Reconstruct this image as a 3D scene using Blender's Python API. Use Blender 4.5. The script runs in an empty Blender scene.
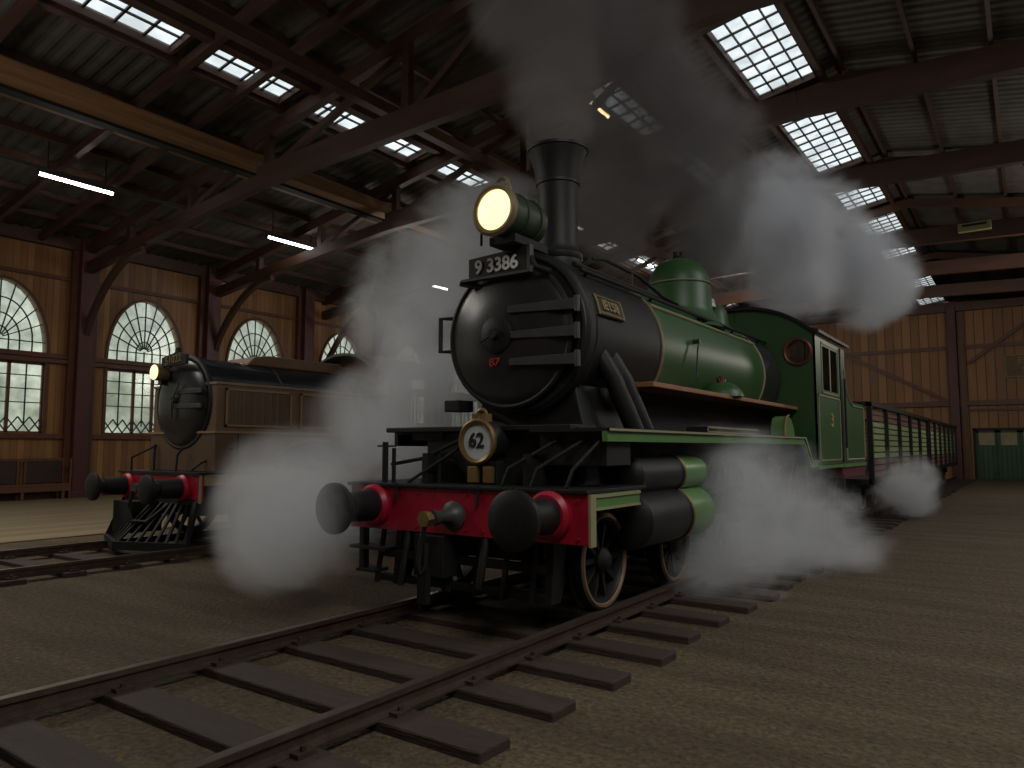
import bpy, math, random
from mathutils import Vector, Matrix
random.seed(7)
C = bpy.context.scene.collection
SC = bpy.context.scene

# ------------------------------------------------------------------ camera
cam_d = bpy.data.cameras.new('camera')
cam_d.sensor_fit = 'HORIZONTAL'; cam_d.sensor_width = 36.0
cam_d.lens = 740.0 / 1024.0 * 36.0
cam_d.clip_end = 300
cam = bpy.data.objects.new('camera', cam_d); C.objects.link(cam)
PITCH = math.atan(64 / 740.0); YAW = math.atan(518 / math.hypot(740, 64))
cam.location = (0, 0, 1.6)
cam.rotation_euler = (math.pi / 2 + PITCH, 0, YAW)
SC.camera = cam
# ------------------------------------------------------------------ view and light
SC.view_settings.view_transform = 'Standard'
SC.view_settings.look = 'None'
SC.view_settings.gamma = 1.0
SC.view_settings.use_curve_mapping = False
SC.view_settings.exposure = 0.42
SC.cycles.use_denoising = True
SC.cycles.max_bounces = 7
SC.cycles.diffuse_bounces = 3
SC.cycles.volume_bounces = 3
SC.cycles.transparent_max_bounces = 16
SC.cycles.sample_clamp_indirect = 4.0
SC.cycles.volume_step_rate = 1.0
SC.cycles.volume_max_steps = 128

W = bpy.data.worlds.new('overcast'); SC.world = W; W.use_nodes = True
nt = W.node_tree; nt.nodes.clear()
wo = nt.nodes.new('ShaderNodeOutputWorld'); bg = nt.nodes.new('ShaderNodeBackground')
tc = nt.nodes.new('ShaderNodeTexCoord'); nz = nt.nodes.new('ShaderNodeTexNoise')
nz.inputs['Scale'].default_value = 14; nz.inputs['Detail'].default_value = 5
rp = nt.nodes.new('ShaderNodeValToRGB')
rp.color_ramp.elements[0].position = .35; rp.color_ramp.elements[0].color = (.16, .19, .13, 1)
rp.color_ramp.elements[1].position = .58; rp.color_ramp.elements[1].color = (.80, .84, .74, 1)
sx = nt.nodes.new('ShaderNodeSeparateXYZ')
mr = nt.nodes.new('ShaderNodeMapRange'); mr.inputs['From Min'].default_value = .05; mr.inputs['From Max'].default_value = .30
mx = nt.nodes.new('ShaderNodeMixRGB'); mx.inputs['Color2'].default_value = (.93, .98, 1.0, 1)
L = nt.links.new
L(tc.outputs['Generated'], nz.inputs['Vector']); L(nz.outputs['Fac'], rp.inputs['Fac'])
L(tc.outputs['Generated'], sx.inputs['Vector']); L(sx.outputs['Z'], mr.inputs['Value'])
L(mr.outputs['Result'], mx.inputs['Fac']); L(rp.outputs['Color'], mx.inputs['Color1'])
L(mx.outputs['Color'], bg.inputs['Color']); L(bg.outputs['Background'], wo.inputs['Surface'])
bg.inputs['Strength'].default_value = 1.0

ROOF_Z, ROOF_S, RIDGE_X, XL = 8.5, .18, -3.8, -25.5
XR = 2 * RIDGE_X - XL
def roof_z(x): return ROOF_Z + ROOF_S * ((x - XL) if x < RIDGE_X else (XR - x))
RIDGE_Z = roof_z(RIDGE_X)

def area(name, loc, size, power, col=(1, 1, 1), size_y=None, rot=(0, 0, 0), portal=False):
    d = bpy.data.lights.new(name, 'AREA'); d.energy = power; d.color = col
    d.shape = 'RECTANGLE'; d.size = size; d.size_y = size_y or size
    if portal: d.cycles.is_portal = True
    o = bpy.data.objects.new(name, d); C.objects.link(o); o.location = loc; o.rotation_euler = rot
    return o
# unseen fill lights added to brighten the hall; the daylight and tubes do the rest
def lamp(loc, power, col, r=.8):  # places an added point fill, no fixture there
    d = bpy.data.lights.new('added_fill_light', 'POINT'); d.energy = power; d.color = col; d.shadow_soft_size = r
    o = bpy.data.objects.new('added_fill_light', d); C.objects.link(o); o.location = loc
lamp((2.5, 0.0, 7.6), 200, (1, .97, .93))
lamp((8.0, 12.0, 6.6), 230, (.97, .98, 1))
lamp((-13.5, 1.0, 7.0), 250, (1, .96, .90))
lamp((3.0, 30.0, 6.6), 420, (1, .93, .82))
lamp((-10.0, 33.0, 6.6), 300, (1, .93, .82))
lamp((-17.5, 19.0, 6.4), 110, (1, .93, .84))
area('added_fill_light', (2.0, 2.0, 8.6), 3.0, 260, (1, .97, .92), 4)  # downward area fills, likewise added without fixtures
area('added_fill_light', (4.5, 13.0, 8.6), 3.0, 260, (1, .97, .93), 5)
area('added_fill_light', (-15.5, 4.0, 8.0), 3.0, 240, (1, .93, .82), 5)

# ------------------------------------------------------------------ materials
def lin(h):
    h = h.lstrip('#'); o = []
    for i in (0, 2, 4):
        c = int(h[i:i+2], 16) / 255
        o.append(c / 12.92 if c < .04045 else ((c + .055) / 1.055) ** 2.4)
    return (*o, 1)
def newmat(name):
    m = bpy.data.materials.new(name); m.use_nodes = True
    n = m.node_tree; b = n.nodes['Principled BSDF']
    return m, n, b
def mat(name, col, rough=.5, metal=0.0, var=.15, scale=3.0, bump=0.0, bscale=60.0, stretch=(1, 1, 1), col2=None, emit=None, estr=0, spec=.5):
    m, n, b = newmat(name)
    c = lin(col); N = n.nodes.new; Lk = n.links.new
    b.inputs['Roughness'].default_value = rough; b.inputs['Metallic'].default_value = metal
    b.inputs['Specular IOR Level'].default_value = spec
    t = N('ShaderNodeTexCoord'); mp = N('ShaderNodeMapping'); mp.inputs['Scale'].default_value = stretch
    Lk(t.outputs['Object'], mp.inputs['Vector'])
    nz = N('ShaderNodeTexNoise'); nz.inputs['Scale'].default_value = scale; nz.inputs['Detail'].default_value = 6
    nz.inputs['Roughness'].default_value = .65
    Lk(mp.outputs['Vector'], nz.inputs['Vector'])
    r = N('ShaderNodeValToRGB'); r.color_ramp.elements[0].position = .3; r.color_ramp.elements[1].position = .7
    if col2: a, d = c, lin(col2)
    else:
        a = tuple(x * (1 - var) for x in c[:3]) + (1,); d = tuple(min(1, x * (1 + var)) for x in c[:3]) + (1,)
    r.color_ramp.elements[0].color = a; r.color_ramp.elements[1].color = d
    Lk(nz.outputs['Fac'], r.inputs['Fac']); Lk(r.outputs['Color'], b.inputs['Base Color'])
    if bump:
        n2 = N('ShaderNodeTexNoise'); n2.inputs['Scale'].default_value = bscale; n2.inputs['Detail'].default_value = 5
        Lk(mp.outputs['Vector'], n2.inputs['Vector'])
        bp = N('ShaderNodeBump'); bp.inputs['Strength'].default_value = bump; bp.inputs['Distance'].default_value = .02
        Lk(n2.outputs['Fac'], bp.inputs['Height']); Lk(bp.outputs['Normal'], b.inputs['Normal'])
    if emit:
        b.inputs['Emission Color'].default_value = lin(emit); b.inputs['Emission Strength'].default_value = estr
    return m
def plank_mat(name, axis, width, cols, rough=.6, gap=.06, grain=(1, 1, 1), bumpd=.02, gapcol=.25):
    """boards side by side along axis; each board its own tone, a dark groove between"""
    m, n, b = newmat(name); N = n.nodes.new; Lk = n.links.new
    t = N('ShaderNodeTexCoord'); s = N('ShaderNodeSeparateXYZ'); Lk(t.outputs['Object'], s.inputs['Vector'])
    dv = N('ShaderNodeMath'); dv.operation = 'DIVIDE'; dv.inputs[1].default_value = width; Lk(s.outputs[axis], dv.inputs[0])
    fl = N('ShaderNodeMath'); fl.operation = 'FLOOR'; Lk(dv.outputs[0], fl.inputs[0])
    fr = N('ShaderNodeMath'); fr.operation = 'FRACT'; Lk(dv.outputs[0], fr.inputs[0])
    wn = N('ShaderNodeTexWhiteNoise'); wn.noise_dimensions = '1D'; Lk(fl.outputs[0], wn.inputs['W'])
    mp = N('ShaderNodeMapping'); mp.inputs['Scale'].default_value = grain; Lk(t.outputs['Object'], mp.inputs['Vector'])
    nz = N('ShaderNodeTexNoise'); nz.inputs['Scale'].default_value = 2.0; nz.inputs['Detail'].default_value = 7; Lk(mp.outputs['Vector'], nz.inputs['Vector'])
    ad = N('ShaderNodeMath'); ad.operation = 'MULTIPLY_ADD'; ad.inputs[1].default_value = .55; Lk(wn.outputs['Value'], ad.inputs[0])
    n2 = N('ShaderNodeMath'); n2.operation = 'MULTIPLY'; n2.inputs[1].default_value = .5; Lk(nz.outputs['Fac'], n2.inputs[0]); Lk(n2.outputs[0], ad.inputs[2])
    r = N('ShaderNodeValToRGB'); r.color_ramp.elements[0].color = lin(cols[0]); r.color_ramp.elements[1].color = lin(cols[1])
    r.color_ramp.elements[0].position = .15; r.color_ramp.elements[1].position = .8
    Lk(ad.outputs[0], r.inputs['Fac'])
    ct = N('ShaderNodeMath'); ct.operation = 'LESS_THAN'; ct.inputs[1].default_value = gap; Lk(fr.outputs[0], ct.inputs[0])
    mx = N('ShaderNodeMixRGB'); mx.blend_type = 'MULTIPLY'; mx.inputs['Color2'].default_value = (gapcol,) * 3 + (1,)
    Lk(ct.outputs[0], mx.inputs['Fac']); Lk(r.outputs['Color'], mx.inputs['Color1']); Lk(mx.outputs['Color'], b.inputs['Base Color'])
    bp = N('ShaderNodeBump'); bp.invert = True; bp.inputs['Distance'].default_value = bumpd; Lk(ct.outputs[0], bp.inputs['Height']); Lk(bp.outputs['Normal'], b.inputs['Normal'])
    b.inputs['Roughness'].default_value = rough
    return m
BLACK = mat('black_paint', '1b1b1c', .52, 0, .25, 5, .12, 40, spec=.35)
BLACKG = mat('black_gloss_paint', '262627', .30, 0, .2, 4, .05, 25)
DARKM = mat('sooty_iron', '171717', .65, .2, .3, 6, .25, 50)
DARKG = mat('dull_steel', '4a4a4a', .5, .4, .2, 6, .1, 40)
GREEN = mat('green_paint', '30532c', .42, 0, .12, 2.5, .04, 30)
GREEND = mat('olive_lamp_paint', '2e3a27', .45, .1, .2, 5)
GREENL = mat('light_green_paint', '567c45', .35, 0, .12, 3)
CREAM = mat('cream_lining', '8c8968', .5, 0, .08)
BRASS = mat('brass', '8a7348', .4, .55, .15, 8)
BRASSP = mat('weathered_brass', '7d6f52', .5, .3, .2, 20, .1)
PLATEM = mat('dark_olive_plate', '3f3a24', .5, .2)
GOLD = mat('faded_gold_paint', '9c8f45', .5)
RED = mat('red_paint', '9c122c', .42, 0, .14, 2, .08, 30)
WHITE = mat('white_paint', 'c9c9c9', .5, 0, .05)
TANRIM = mat('tan_tyre_line', '735c45', .55, 0, .1)
SIDEBD = mat('varnished_board', '8a5c40', .5, 0, .2, 4, .1, 30, (1, .1, 1))
COPPER = mat('copper_red_ring', '6a3a30', .4, .3, .15)
BROWNP = mat('brown_engine_paint', '6c5139', .5, 0, .12, 2, .05, 30)
BROWND = mat('dark_brown_engine_paint', '5a432f', .5, 0, .12, 2, .05, 30)
TANP = mat('tan_lining', '8c7050', .5, 0, .1)
STEELB = mat('polished_black_boiler', '3a3b3d', .22, .55, .12, 3, .04, 20)
TIMBER = mat('dark_red_timber', '432a22', .6, 0, .3, 3, .25, 30, (1, 1, .2))
TIMBERH = mat('dark_red_beam_timber', '4a2f22', .6, 0, .3, 2.5, .25, 30, (.2, 1, 1))
PURL = mat('brown_purlin_timber', '4a3022', .6, 0, .3, 2.5, .2, 30, (1, .1, 1))
COLM = mat('oxblood_column_paint', '4e2622', .45, 0, .25, 2.5, .2, 30, (1, 1, .15))
TANB = mat('tan_timber', '9c7248', .6, 0, .3, 3, .3, 30, (4, .1, 4), col2='6b4a2c')
TRIMM = mat('brown_trim_timber', '5a3524', .5, 0, .25, 3, .2, 30)
ROOFM = mat('corrugated_sheet', '524e48', .75, .0, .3, 1.2, .15, 30)
IRON = mat('rusty_rail_steel', '42342c', .5, .5, .3, 8, .3, 60, col2='5a4a3e')
RAILTOP = mat('worn_rail_top', '6e6259', .35, .7, .2, 10)
SLEEP = mat('tarred_sleeper_timber', '2c231e', .75, 0, .35, 5, .6, 30, (.3, 3, 3), col2='3f322a')
LEAD = mat('lead_came', '2a2926', .5, .3, .1)
WALLY = plank_mat('wall_boards_left', 'Y', .20, ('6c4728', '9c6f3d'), .5, .05, (1, 6, .5))
WALLX = plank_mat('wall_boards_far', 'X', .42, ('704a2a', '976a3e'), .55, .09, (6, 1, .5))
DOORG = plank_mat('green_door_boards', 'X', .20, ('263f2a', '325038'), .6, .10, (6, 1, .5))
PANELB = plank_mat('panel_boards', 'Y', .07, ('54402c', '67503a'), .5, .12, (1, 6, .5), .004, .6)
BENCHP = mat('dark_bench_panel', '35231e', .6, 0, .2, 4, .1)
BENCHF = mat('bench_frame_timber', '5c3a2a', .55, 0, .2, 4, .1)
SLATG = mat('faded_green_slats', '8fa56c', .6, 0, .25, 3, .2, 30, (1, .2, 4))
SLATP = mat('faded_maroon_slats', '7a5853', .6, 0, .25, 3, .2, 30, (1, .2, 4))
SIGNM = mat('tarnished_sign_board', '5e4a30', .6, .1, .2, 4, .2)
SIGNL = mat('sign_letters', '7d6846', .6, .1, .2, 4)
BOXM = mat('yellowed_box', '8c865a', .5, 0, .1)
DIAL = mat('white_enamel', 'c4ccd0', .35, 0, .04)
REDP = mat('dark_red_paint', '5c1a1e', .5, 0, .15)
REDM = mat('small_red_mark', 'a02a28', .5)
CURT = mat('pale_window_card', '8f8468', .7, 0, .2, 3)
LENS = mat('lit_lamp_glass', 'fff0c8', .3, 0, .02, emit='ffe3a0', estr=1.25)
TUBE = mat('lit_tube', 'ffffff', .3, 0, .01, emit='fdfcf4', estr=14.0)
TUBEW = mat('lit_warm_tube', 'ffffff', .3, 0, .01, emit='ffd9a0', estr=14.0)
def glass(name, tint, frost, nscale=3.0):
    m, n, b = newmat(name); N = n.nodes.new; Lk = n.links.new
    n.nodes.remove(b); out = n.nodes['Material Output']
    tr = N('ShaderNodeBsdfTransparent'); gl = N('ShaderNodeBsdfGlossy'); gl.inputs['Roughness'].default_value = .12
    df = N('ShaderNodeBsdfTranslucent'); df.inputs['Color'].default_value = (.85, .88, .85, 1)
    t = N('ShaderNodeTexCoord'); nz = N('ShaderNodeTexNoise'); nz.inputs['Scale'].default_value = nscale; nz.inputs['Detail'].default_value = 4
    Lk(t.outputs['Object'], nz.inputs['Vector'])
    r = N('ShaderNodeValToRGB'); r.color_ramp.elements[0].position = .35; r.color_ramp.elements[1].position = .65
    r.color_ramp.elements[0].color = tuple(x * .62 for x in tint) + (1,); r.color_ramp.elements[1].color = (*tint, 1)
    Lk(nz.outputs['Fac'], r.inputs['Fac']); Lk(r.outputs['Color'], tr.inputs['Color'])
    m1 = N('ShaderNodeMixShader'); m1.inputs[0].default_value = frost; m2 = N('ShaderNodeMixShader'); m2.inputs[0].default_value = .05
    Lk(tr.outputs[0], m1.inputs[1]); Lk(df.outputs[0], m1.inputs[2]); Lk(m1.outputs[0], m2.inputs[1]); Lk(gl.outputs[0], m2.inputs[2]); Lk(m2.outputs[0], out.inputs['Surface'])
    return m
GLASSW = glass('old_leaded_glass', (.60, .64, .56), .08, 3.2)
GLASSR = glass('wired_roof_glass', (.86, .9, .92), .1, 1.2)
GLASSC = glass('dark_cab_glass', (.35, .4, .35), .0, 3)
def ground_mat():
    m, n, b = newmat('gravel_and_dust'); N = n.nodes.new; Lk = n.links.new
    t = N('ShaderNodeTexCoord')
    a = N('ShaderNodeTexNoise'); a.inputs['Scale'].default_value = 22; a.inputs['Detail'].default_value = 8; a.inputs['Roughness'].default_value = .8
    Lk(t.outputs['Object'], a.inputs['Vector'])
    r = N('ShaderNodeValToRGB'); r.color_ramp.elements[0].position = .38; r.color_ramp.elements[1].position = .64
    r.color_ramp.elements[0].color = lin('3b3022'); r.color_ramp.elements[1].color = lin('77654b'); Lk(a.outputs['Fac'], r.inputs['Fac'])
    mp = N('ShaderNodeMapping'); mp.inputs['Scale'].default_value = (.35, 2.2, 1); mp.inputs['Rotation'].default_value = (0, 0, .35); Lk(t.outputs['Object'], mp.inputs['Vector'])
    c = N('ShaderNodeTexNoise'); c.inputs['Scale'].default_value = 1.3; c.inputs['Detail'].default_value = 6; Lk(mp.outputs['Vector'], c.inputs['Vector'])
    r2 = N('ShaderNodeValToRGB'); r2.color_ramp.elements[0].position = .35; r2.color_ramp.elements[1].position = .65
    r2.color_ramp.elements[0].color = (.62, .60, .56, 1); r2.color_ramp.elements[1].color = (1, 1, 1, 1); Lk(c.outputs['Fac'], r2.inputs['Fac'])
    mx = N('ShaderNodeMixRGB'); mx.blend_type = 'MULTIPLY'; mx.inputs['Fac'].default_value = 1; Lk(r.outputs['Color'], mx.inputs['Color1']); Lk(r2.outputs['Color'], mx.inputs['Color2'])
    Lk(mx.outputs['Color'], b.inputs['Base Color'])
    v = N('ShaderNodeTexVoronoi'); v.inputs['Scale'].default_value = 26; Lk(t.outputs['Object'], v.inputs['Vector'])
    bp = N('ShaderNodeBump'); bp.inputs['Strength'].default_value = .8; bp.inputs['Distance'].default_value = .025; Lk(v.outputs['Distance'], bp.inputs['Height'])
    b2 = N('ShaderNodeBump'); b2.inputs['Strength'].default_value = .6; b2.inputs['Distance'].default_value = .03; Lk(a.outputs['Fac'], b2.inputs['Height']); Lk(bp.outputs['Normal'], b2.inputs['Normal'])
    Lk(b2.outputs['Normal'], b.inputs['Normal']); b.inputs['Roughness'].default_value = .9
    return m
GROUND = ground_mat()
PLATF = plank_mat('pale_floor_boards', 'X', .30, ('6f6048', '8c7a5c'), .65, .05, (6, .5, 1), .01, .6)

# ------------------------------------------------------------------ mesh helper
def ortho(d):
    d = Vector(d).normalized(); u = Vector((0, 0, 1)) if abs(d.z) < .9 else Vector((0, 1, 0))
    a = d.cross(u).normalized(); return d, a, d.cross(a).normalized()
class MB:
    def __init__(s): s.v = []; s.f = []
    def add(s, vs, fs):
        k = len(s.v); s.v += [tuple(v) for v in vs]; s.f += [tuple(i + k for i in f) for f in fs]; return s
    def box(s, x0, x1, y0, y1, z0, z1):
        return s.add([(x0,y0,z0),(x1,y0,z0),(x1,y1,z0),(x0,y1,z0),(x0,y0,z1),(x1,y0,z1),(x1,y1,z1),(x0,y1,z1)],
                     [(0,3,2,1),(4,5,6,7),(0,1,5,4),(1,2,6,5),(2,3,7,6),(3,0,4,7)])
    def bar(s, a, b, w, h=None, up=(0, 0, 1)):
        h = h or w; a = Vector(a); b = Vector(b); d = (b - a).normalized(); u = Vector(up)
        if abs(d.dot(u)) > .98: u = Vector((0, 1, 0))
        r = d.cross(u).normalized() * w / 2; u = r.cross(d).normalized() * h / 2
        vs = [p + q for p in (a, b) for q in (-r - u, r - u, r + u, -r + u)]
        return s.add(vs, [(0,1,2,3),(7,6,5,4),(0,4,5,1),(1,5,6,2),(2,6,7,3),(3,7,4,0)])
    def lathe(s, prof, o, d, n=32, a0=0, a1=2 * math.pi, close=True):
        """prof: list of (radius, distance along d)"""
        d, a, b = ortho(d); o = Vector(o); full = abs(a1 - a0 - 2 * math.pi) < 1e-6
        m = n if full else n + 1; vs = []
        for r, t in prof:
            for i in range(m):
                q = a0 + (a1 - a0) * i / n
                vs.append(o + d * t + (a * math.cos(q) + b * math.sin(q)) * max(r, 1e-4))
        fs = []
        for j in range(len(prof) - 1):
            for i in range(n):
                k = (i + 1) % m; fs.append((j*m+i, j*m+k, (j+1)*m+k, (j+1)*m+i))
        if close and full: fs.append(tuple(range(m))[::-1]); fs.append(tuple((len(prof)-1)*m + i for i in range(m)))
        return s.add(vs, fs)
    def cyl(s, a, b, r0, r1=None, n=20):
        a = Vector(a); b = Vector(b); return s.lathe([(r0, 0), (r1 if r1 is not None else r0, (b - a).length)], a, b - a, n)
    def ring(s, o, d, R, r, n=40, m=8, a0=0, a1=2 * math.pi):
        d, a, b = ortho(d); o = Vector(o); full = abs(a1 - a0 - 2 * math.pi) < 1e-6; k = n if full else n + 1; vs = []
        for i in range(k):
            q = a0 + (a1 - a0) * i / n; c = a * math.cos(q) + b * math.sin(q)
            for j in range(m):
                p = 2 * math.pi * j / m; vs.append(o + c * (R + r * math.cos(p)) + d * r * math.sin(p))
        return s.add(vs, [(i*m+j, i*m+(j+1) % m, ((i+1) % k)*m+(j+1) % m, ((i+1) % k)*m+j) for i in range(n) for j in range(m)])
    def tube(s, pts, r, n=8):
        P = [Vector(p) for p in pts]; vs = []; prev = None
        for i, p in enumerate(P):
            d = (P[min(i+1, len(P)-1)] - P[max(i-1, 0)]).normalized()
            if prev is None: _, a, b = ortho(d)
            else: a = (prev - d * prev.dot(d)).normalized(); b = d.cross(a)
            prev = a
            for j in range(n):
                q = 2 * math.pi * j / n; vs.append(p + (a * math.cos(q) + b * math.sin(q)) * r)
        fs = [(i*n+j, i*n+(j+1) % n, (i+1)*n+(j+1) % n, (i+1)*n+j) for i in range(len(P)-1) for j in range(n)]
        fs += [tuple(range(n))[::-1], tuple((len(P)-1)*n + j for j in range(n))]
        return s.add(vs, fs)
    def prism(s, poly, plane, c0, c1):
        f = {'yz': lambda p, c: (c, p[0], p[1]), 'xz': lambda p, c: (p[0], c, p[1]), 'xy': lambda p, c: (p[0], p[1], c)}[plane]
        n = len(poly); vs = [f(p, c0) for p in poly] + [f(p, c1) for p in poly]
        return s.add(vs, [tuple(range(n))[::-1], tuple(range(n, 2*n))] + [(i, (i+1) % n, n+(i+1) % n, n+i) for i in range(n)])
    def build(s, name, m, parent=None, smooth=True, bevel=0, label=None):
        off = Vector((0, 0, 0)); p = parent
        while p is not None: off += p.location; p = p.parent
        me = bpy.data.meshes.new(name); me.from_pydata([tuple(Vector(v) - off) for v in s.v], [], s.f); me.update()
        import bmesh
        bm = bmesh.new(); bm.from_mesh(me); bmesh.ops.recalc_face_normals(bm, faces=bm.faces); bm.to_mesh(me); bm.free()
        me.materials.append(m)
        if smooth:
            me.shade_smooth(); me.set_sharp_from_angle(angle=math.radians(35))
        o = bpy.data.objects.new(name, me); C.objects.link(o); o.parent = parent
        if bevel:
            b = o.modifiers.new('soft', 'BEVEL'); b.width = bevel; b.segments = 2; b.limit_method = 'ANGLE'; b.angle_limit = .7
        if label: o['label'] = label
        return o
def thing(name, label, cat, loc=(0, 0, 0), group=None, kind=None):
    o = bpy.data.objects.new(name, None); o.empty_display_size = .1; C.objects.link(o); o.location = loc
    if label: o['label'] = label
    if cat: o['category'] = cat
    if group: o['group'] = group
    if kind: o['kind'] = kind
    return o
def struct(o, label=None):
    o['kind'] = 'structure'
    if label: o['label'] = label
    return o
def dup(root, loc, label=None):
    r = root.copy(); C.objects.link(r); r.location = loc
    if label: r['label'] = label
    for ch in list(root.children):
        c = ch.copy(); C.objects.link(c); c.parent = r
        for g in ch.children:
            d = g.copy(); C.objects.link(d); d.parent = c
    return r
def text(name, body, size, m, parent, loc, rot, depth=.008, sx=1.0, mirror=False, bold=.0, label=None):
    cu = bpy.data.curves.new(name, 'FONT'); cu.body = body; cu.size = size; cu.extrude = depth; cu.align_x = 'CENTER'; cu.align_y = 'CENTER'
    cu.offset = bold
    t = bpy.data.objects.new(name, cu); C.objects.link(t)
    dg = bpy.context.evaluated_depsgraph_get(); me = bpy.data.meshes.new_from_object(t.evaluated_get(dg))
    bpy.data.objects.remove(t)
    M = Matrix.LocRotScale(Vector(loc), None, None) @ rot.to_4x4() @ Matrix.Diagonal((sx, 1, 1, 1))
    me.transform(M); 
    off = Vector((0, 0, 0)); p = parent
    while p is not None: off += p.location; p = p.parent
    me.transform(Matrix.Translation(-off)); me.materials.clear(); me.materials.append(m)
    o = bpy.data.objects.new(name, me); C.objects.link(o); o.parent = parent
    if label: o['label'] = label
    return o
R_FRONT = Matrix.Rotation(math.pi / 2, 3, 'X')                       # reads from -Y
R_SIDE = Matrix.Rotation(math.pi / 2, 3, 'Z') @ R_FRONT              # reads from +X

# ================================================================== THE HALL
Y0, Y1, YP = -12.0, 62.0, 45.0
struct(MB().box(XL - 1, XR + 1, Y0 - 1, Y1 + 1, -.3, 0).build('floor', GROUND, smooth=False))
struct(MB().box(XL, -14.2, Y0, YP, 0, .02).build('floor', PLATF, smooth=False), 'paler worn floor along the windowed wall')

WINS = [9.35 + 4.55 * k for k in range(-4, 8)]                        # centres of the arched windows
WH, WZ0, WZ1, WZ2, WRY = 1.32, 2.07, 4.28, 4.62, 2.15                 # half width, sill, head, spring, arch height
def arch_pt(c, q, rx=WH, rz=WRY): return (c + rx * math.cos(q), WZ2 + rz * math.sin(q))
def wall_with_windows(name, x0, x1):
    m = MB(); ys = [Y0] + [ (a + b) / 2 for a, b in zip(WINS, WINS[1:])] + [Y1]
    for i, c in enumerate(WINS):
        a, b = ys[i], ys[i+1]
        m.box(x0, x1, a, c - WH, 0, 9); m.box(x0, x1, c + WH, b, 0, 9)
        m.box(x0, x1, c - WH, c + WH, 0, WZ0); m.box(x0, x1, c - WH, c + WH, WZ1, WZ2)
        n = 20
        for k in range(n):
            p = arch_pt(c, math.pi * k / n); q = arch_pt(c, math.pi * (k + 1) / n)
            m.prism([p, (p[0], 9), (q[0], 9), q], 'yz', x0, x1)
    return struct(m.build(name, WALLY, smooth=False))
wall_with_windows('wall_left', XL - .25, XL)
m = MB(); m.box(XR, XR + .25, Y0, Y1, 0, 9); struct(m.build('wall_right', WALLY, smooth=False))
m = MB(); m.prism([(XL - .25, 0), (XR + .25, 0), (XR + .25, 9), (RIDGE_X, RIDGE_Z + .1), (XL - .25, 9)], 'xz', Y0 - .25, Y0); struct(m.build('wall_back', WALLX, smooth=False))
m = MB(); m.prism([(XL - .25, 0), (XR + .25, 0), (XR + .25, 9), (RIDGE_X, RIDGE_Z + .1), (XL - .25, 9)], 'xz', Y1, Y1 + .25); struct(m.build('wall_end', WALLX, smooth=False))
# far wall stops at tie height; the roof runs on behind it
DX0, DX1, DZ = -2.38, 2.6, 2.62
m = MB(); m.box(XL, DX0, YP, YP + .2, 0, 9.0); m.box(DX0, DX1, YP, YP + .2, DZ, 9.0); m.box(DX1, XR, YP, YP + .2, 0, 9.0)
struct(m.build('wall_far', WALLX, smooth=False))

# roof sheets, corrugated, with the skylight strips left open
STR = [(-15.1, -14.2), (-9.55, -8.65), (-6.1, -4.45)]
STR_R = [(3.4, 5.0), (8.5, 9.6)]  # unseen strips added on this slope to let in more light
BAYS = [-11.5, -7, -2.5, 2.6, 8.8, 11.7, 16.4, 21.9, 29.4, 34.9, 40.2, 45.4, 51, 56.5, 61.5]
GAP = .30
def sheet(name, xs, y0, y1):
    """xs: breakpoints across the slope; ribs run down the slope"""
    m = MB(); n = int((y1 - y0) / .085); vs = []; k = len(xs)
    for i in range(n + 1):
        y = y0 + (y1 - y0) * i / n; dz = (0, .035, .035, 0)[i % 4]
        for x in xs: vs.append((x, y, roof_z(x) + dz))
    m.add(vs, [(i*k+j, i*k+j+1, (i+1)*k+j+1, (i+1)*k+j) for i in range(n) for j in range(k - 1)])
    return m
m = MB(); edges = [XL - .3] + [e for s in STR for e in s] + [RIDGE_X]
for a, b in zip(edges[::2], edges[1::2]):
    q = sheet('', (a, b), Y0 - .3, Y1 + .3); m.add(q.v, q.f)
for a, b in STR:
    for yb in BAYS:
        q = sheet('', (a - .05, b + .05), yb - GAP - .06, yb + GAP + .06); m.add(q.v, q.f)
struct(m.build('ceiling', ROOFM, smooth=False), 'corrugated roof slope above the windowed wall')
m = MB(); edges = [RIDGE_X] + [e for s in STR_R for e in s] + [XR + .3]
for a, b in zip(edges[::2], edges[1::2]):
    q = sheet('', (a, b), Y0 - .3, Y1 + .3); m.add(q.v, q.f)
for a, b in STR_R:
    for yb in BAYS:
        q = sheet('', (a - .05, b + .05), yb - GAP - .06, yb + GAP + .06); m.add(q.v, q.f)
struct(m.build('ceiling', ROOFM, smooth=False), 'corrugated roof slope beyond the ridge')
wn = 0; SHUT = []
def skylight(a, b, y0, y1, nx, ny):
    global wn
    wn += 1; sg = 1 if a < RIDGE_X else -1
    t = thing('window_%d' % wn, None, None, ((a + b) / 2, y0, roof_z((a + b) / 2)), kind='structure')
    fr = MB(); g = MB(); za, zb = roof_z(a), roof_z(b)
    for x, z in ((a, za), (b, zb)): fr.box(x - .04, x + .04, y0, y1, z - .16, z + .05)
    for y in (y0, y1): fr.bar((a, y, za - .05), (b, y, zb - .05), .08, .2)
    fr.build('frame', TIMBERH, t, False)
    mu = MB()
    for i in range(1, nx):
        x = a + (b - a) * i / nx; mu.box(x - .02, x + .02, y0, y1, roof_z(x) - .03, roof_z(x) + .02)
    for i in range(1, ny):
        y = y0 + (y1 - y0) * i / ny; mu.bar((a, y, za), (b, y, zb), .05, .05)
    mu.build('muntin', LEAD, t, False)
    g.add([(a, y0, za), (b, y0, zb), (b, y1, zb), (a, y1, za)], [(0, 1, 2, 3)]); g.build('pane', GLASSR, t, False)
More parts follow.
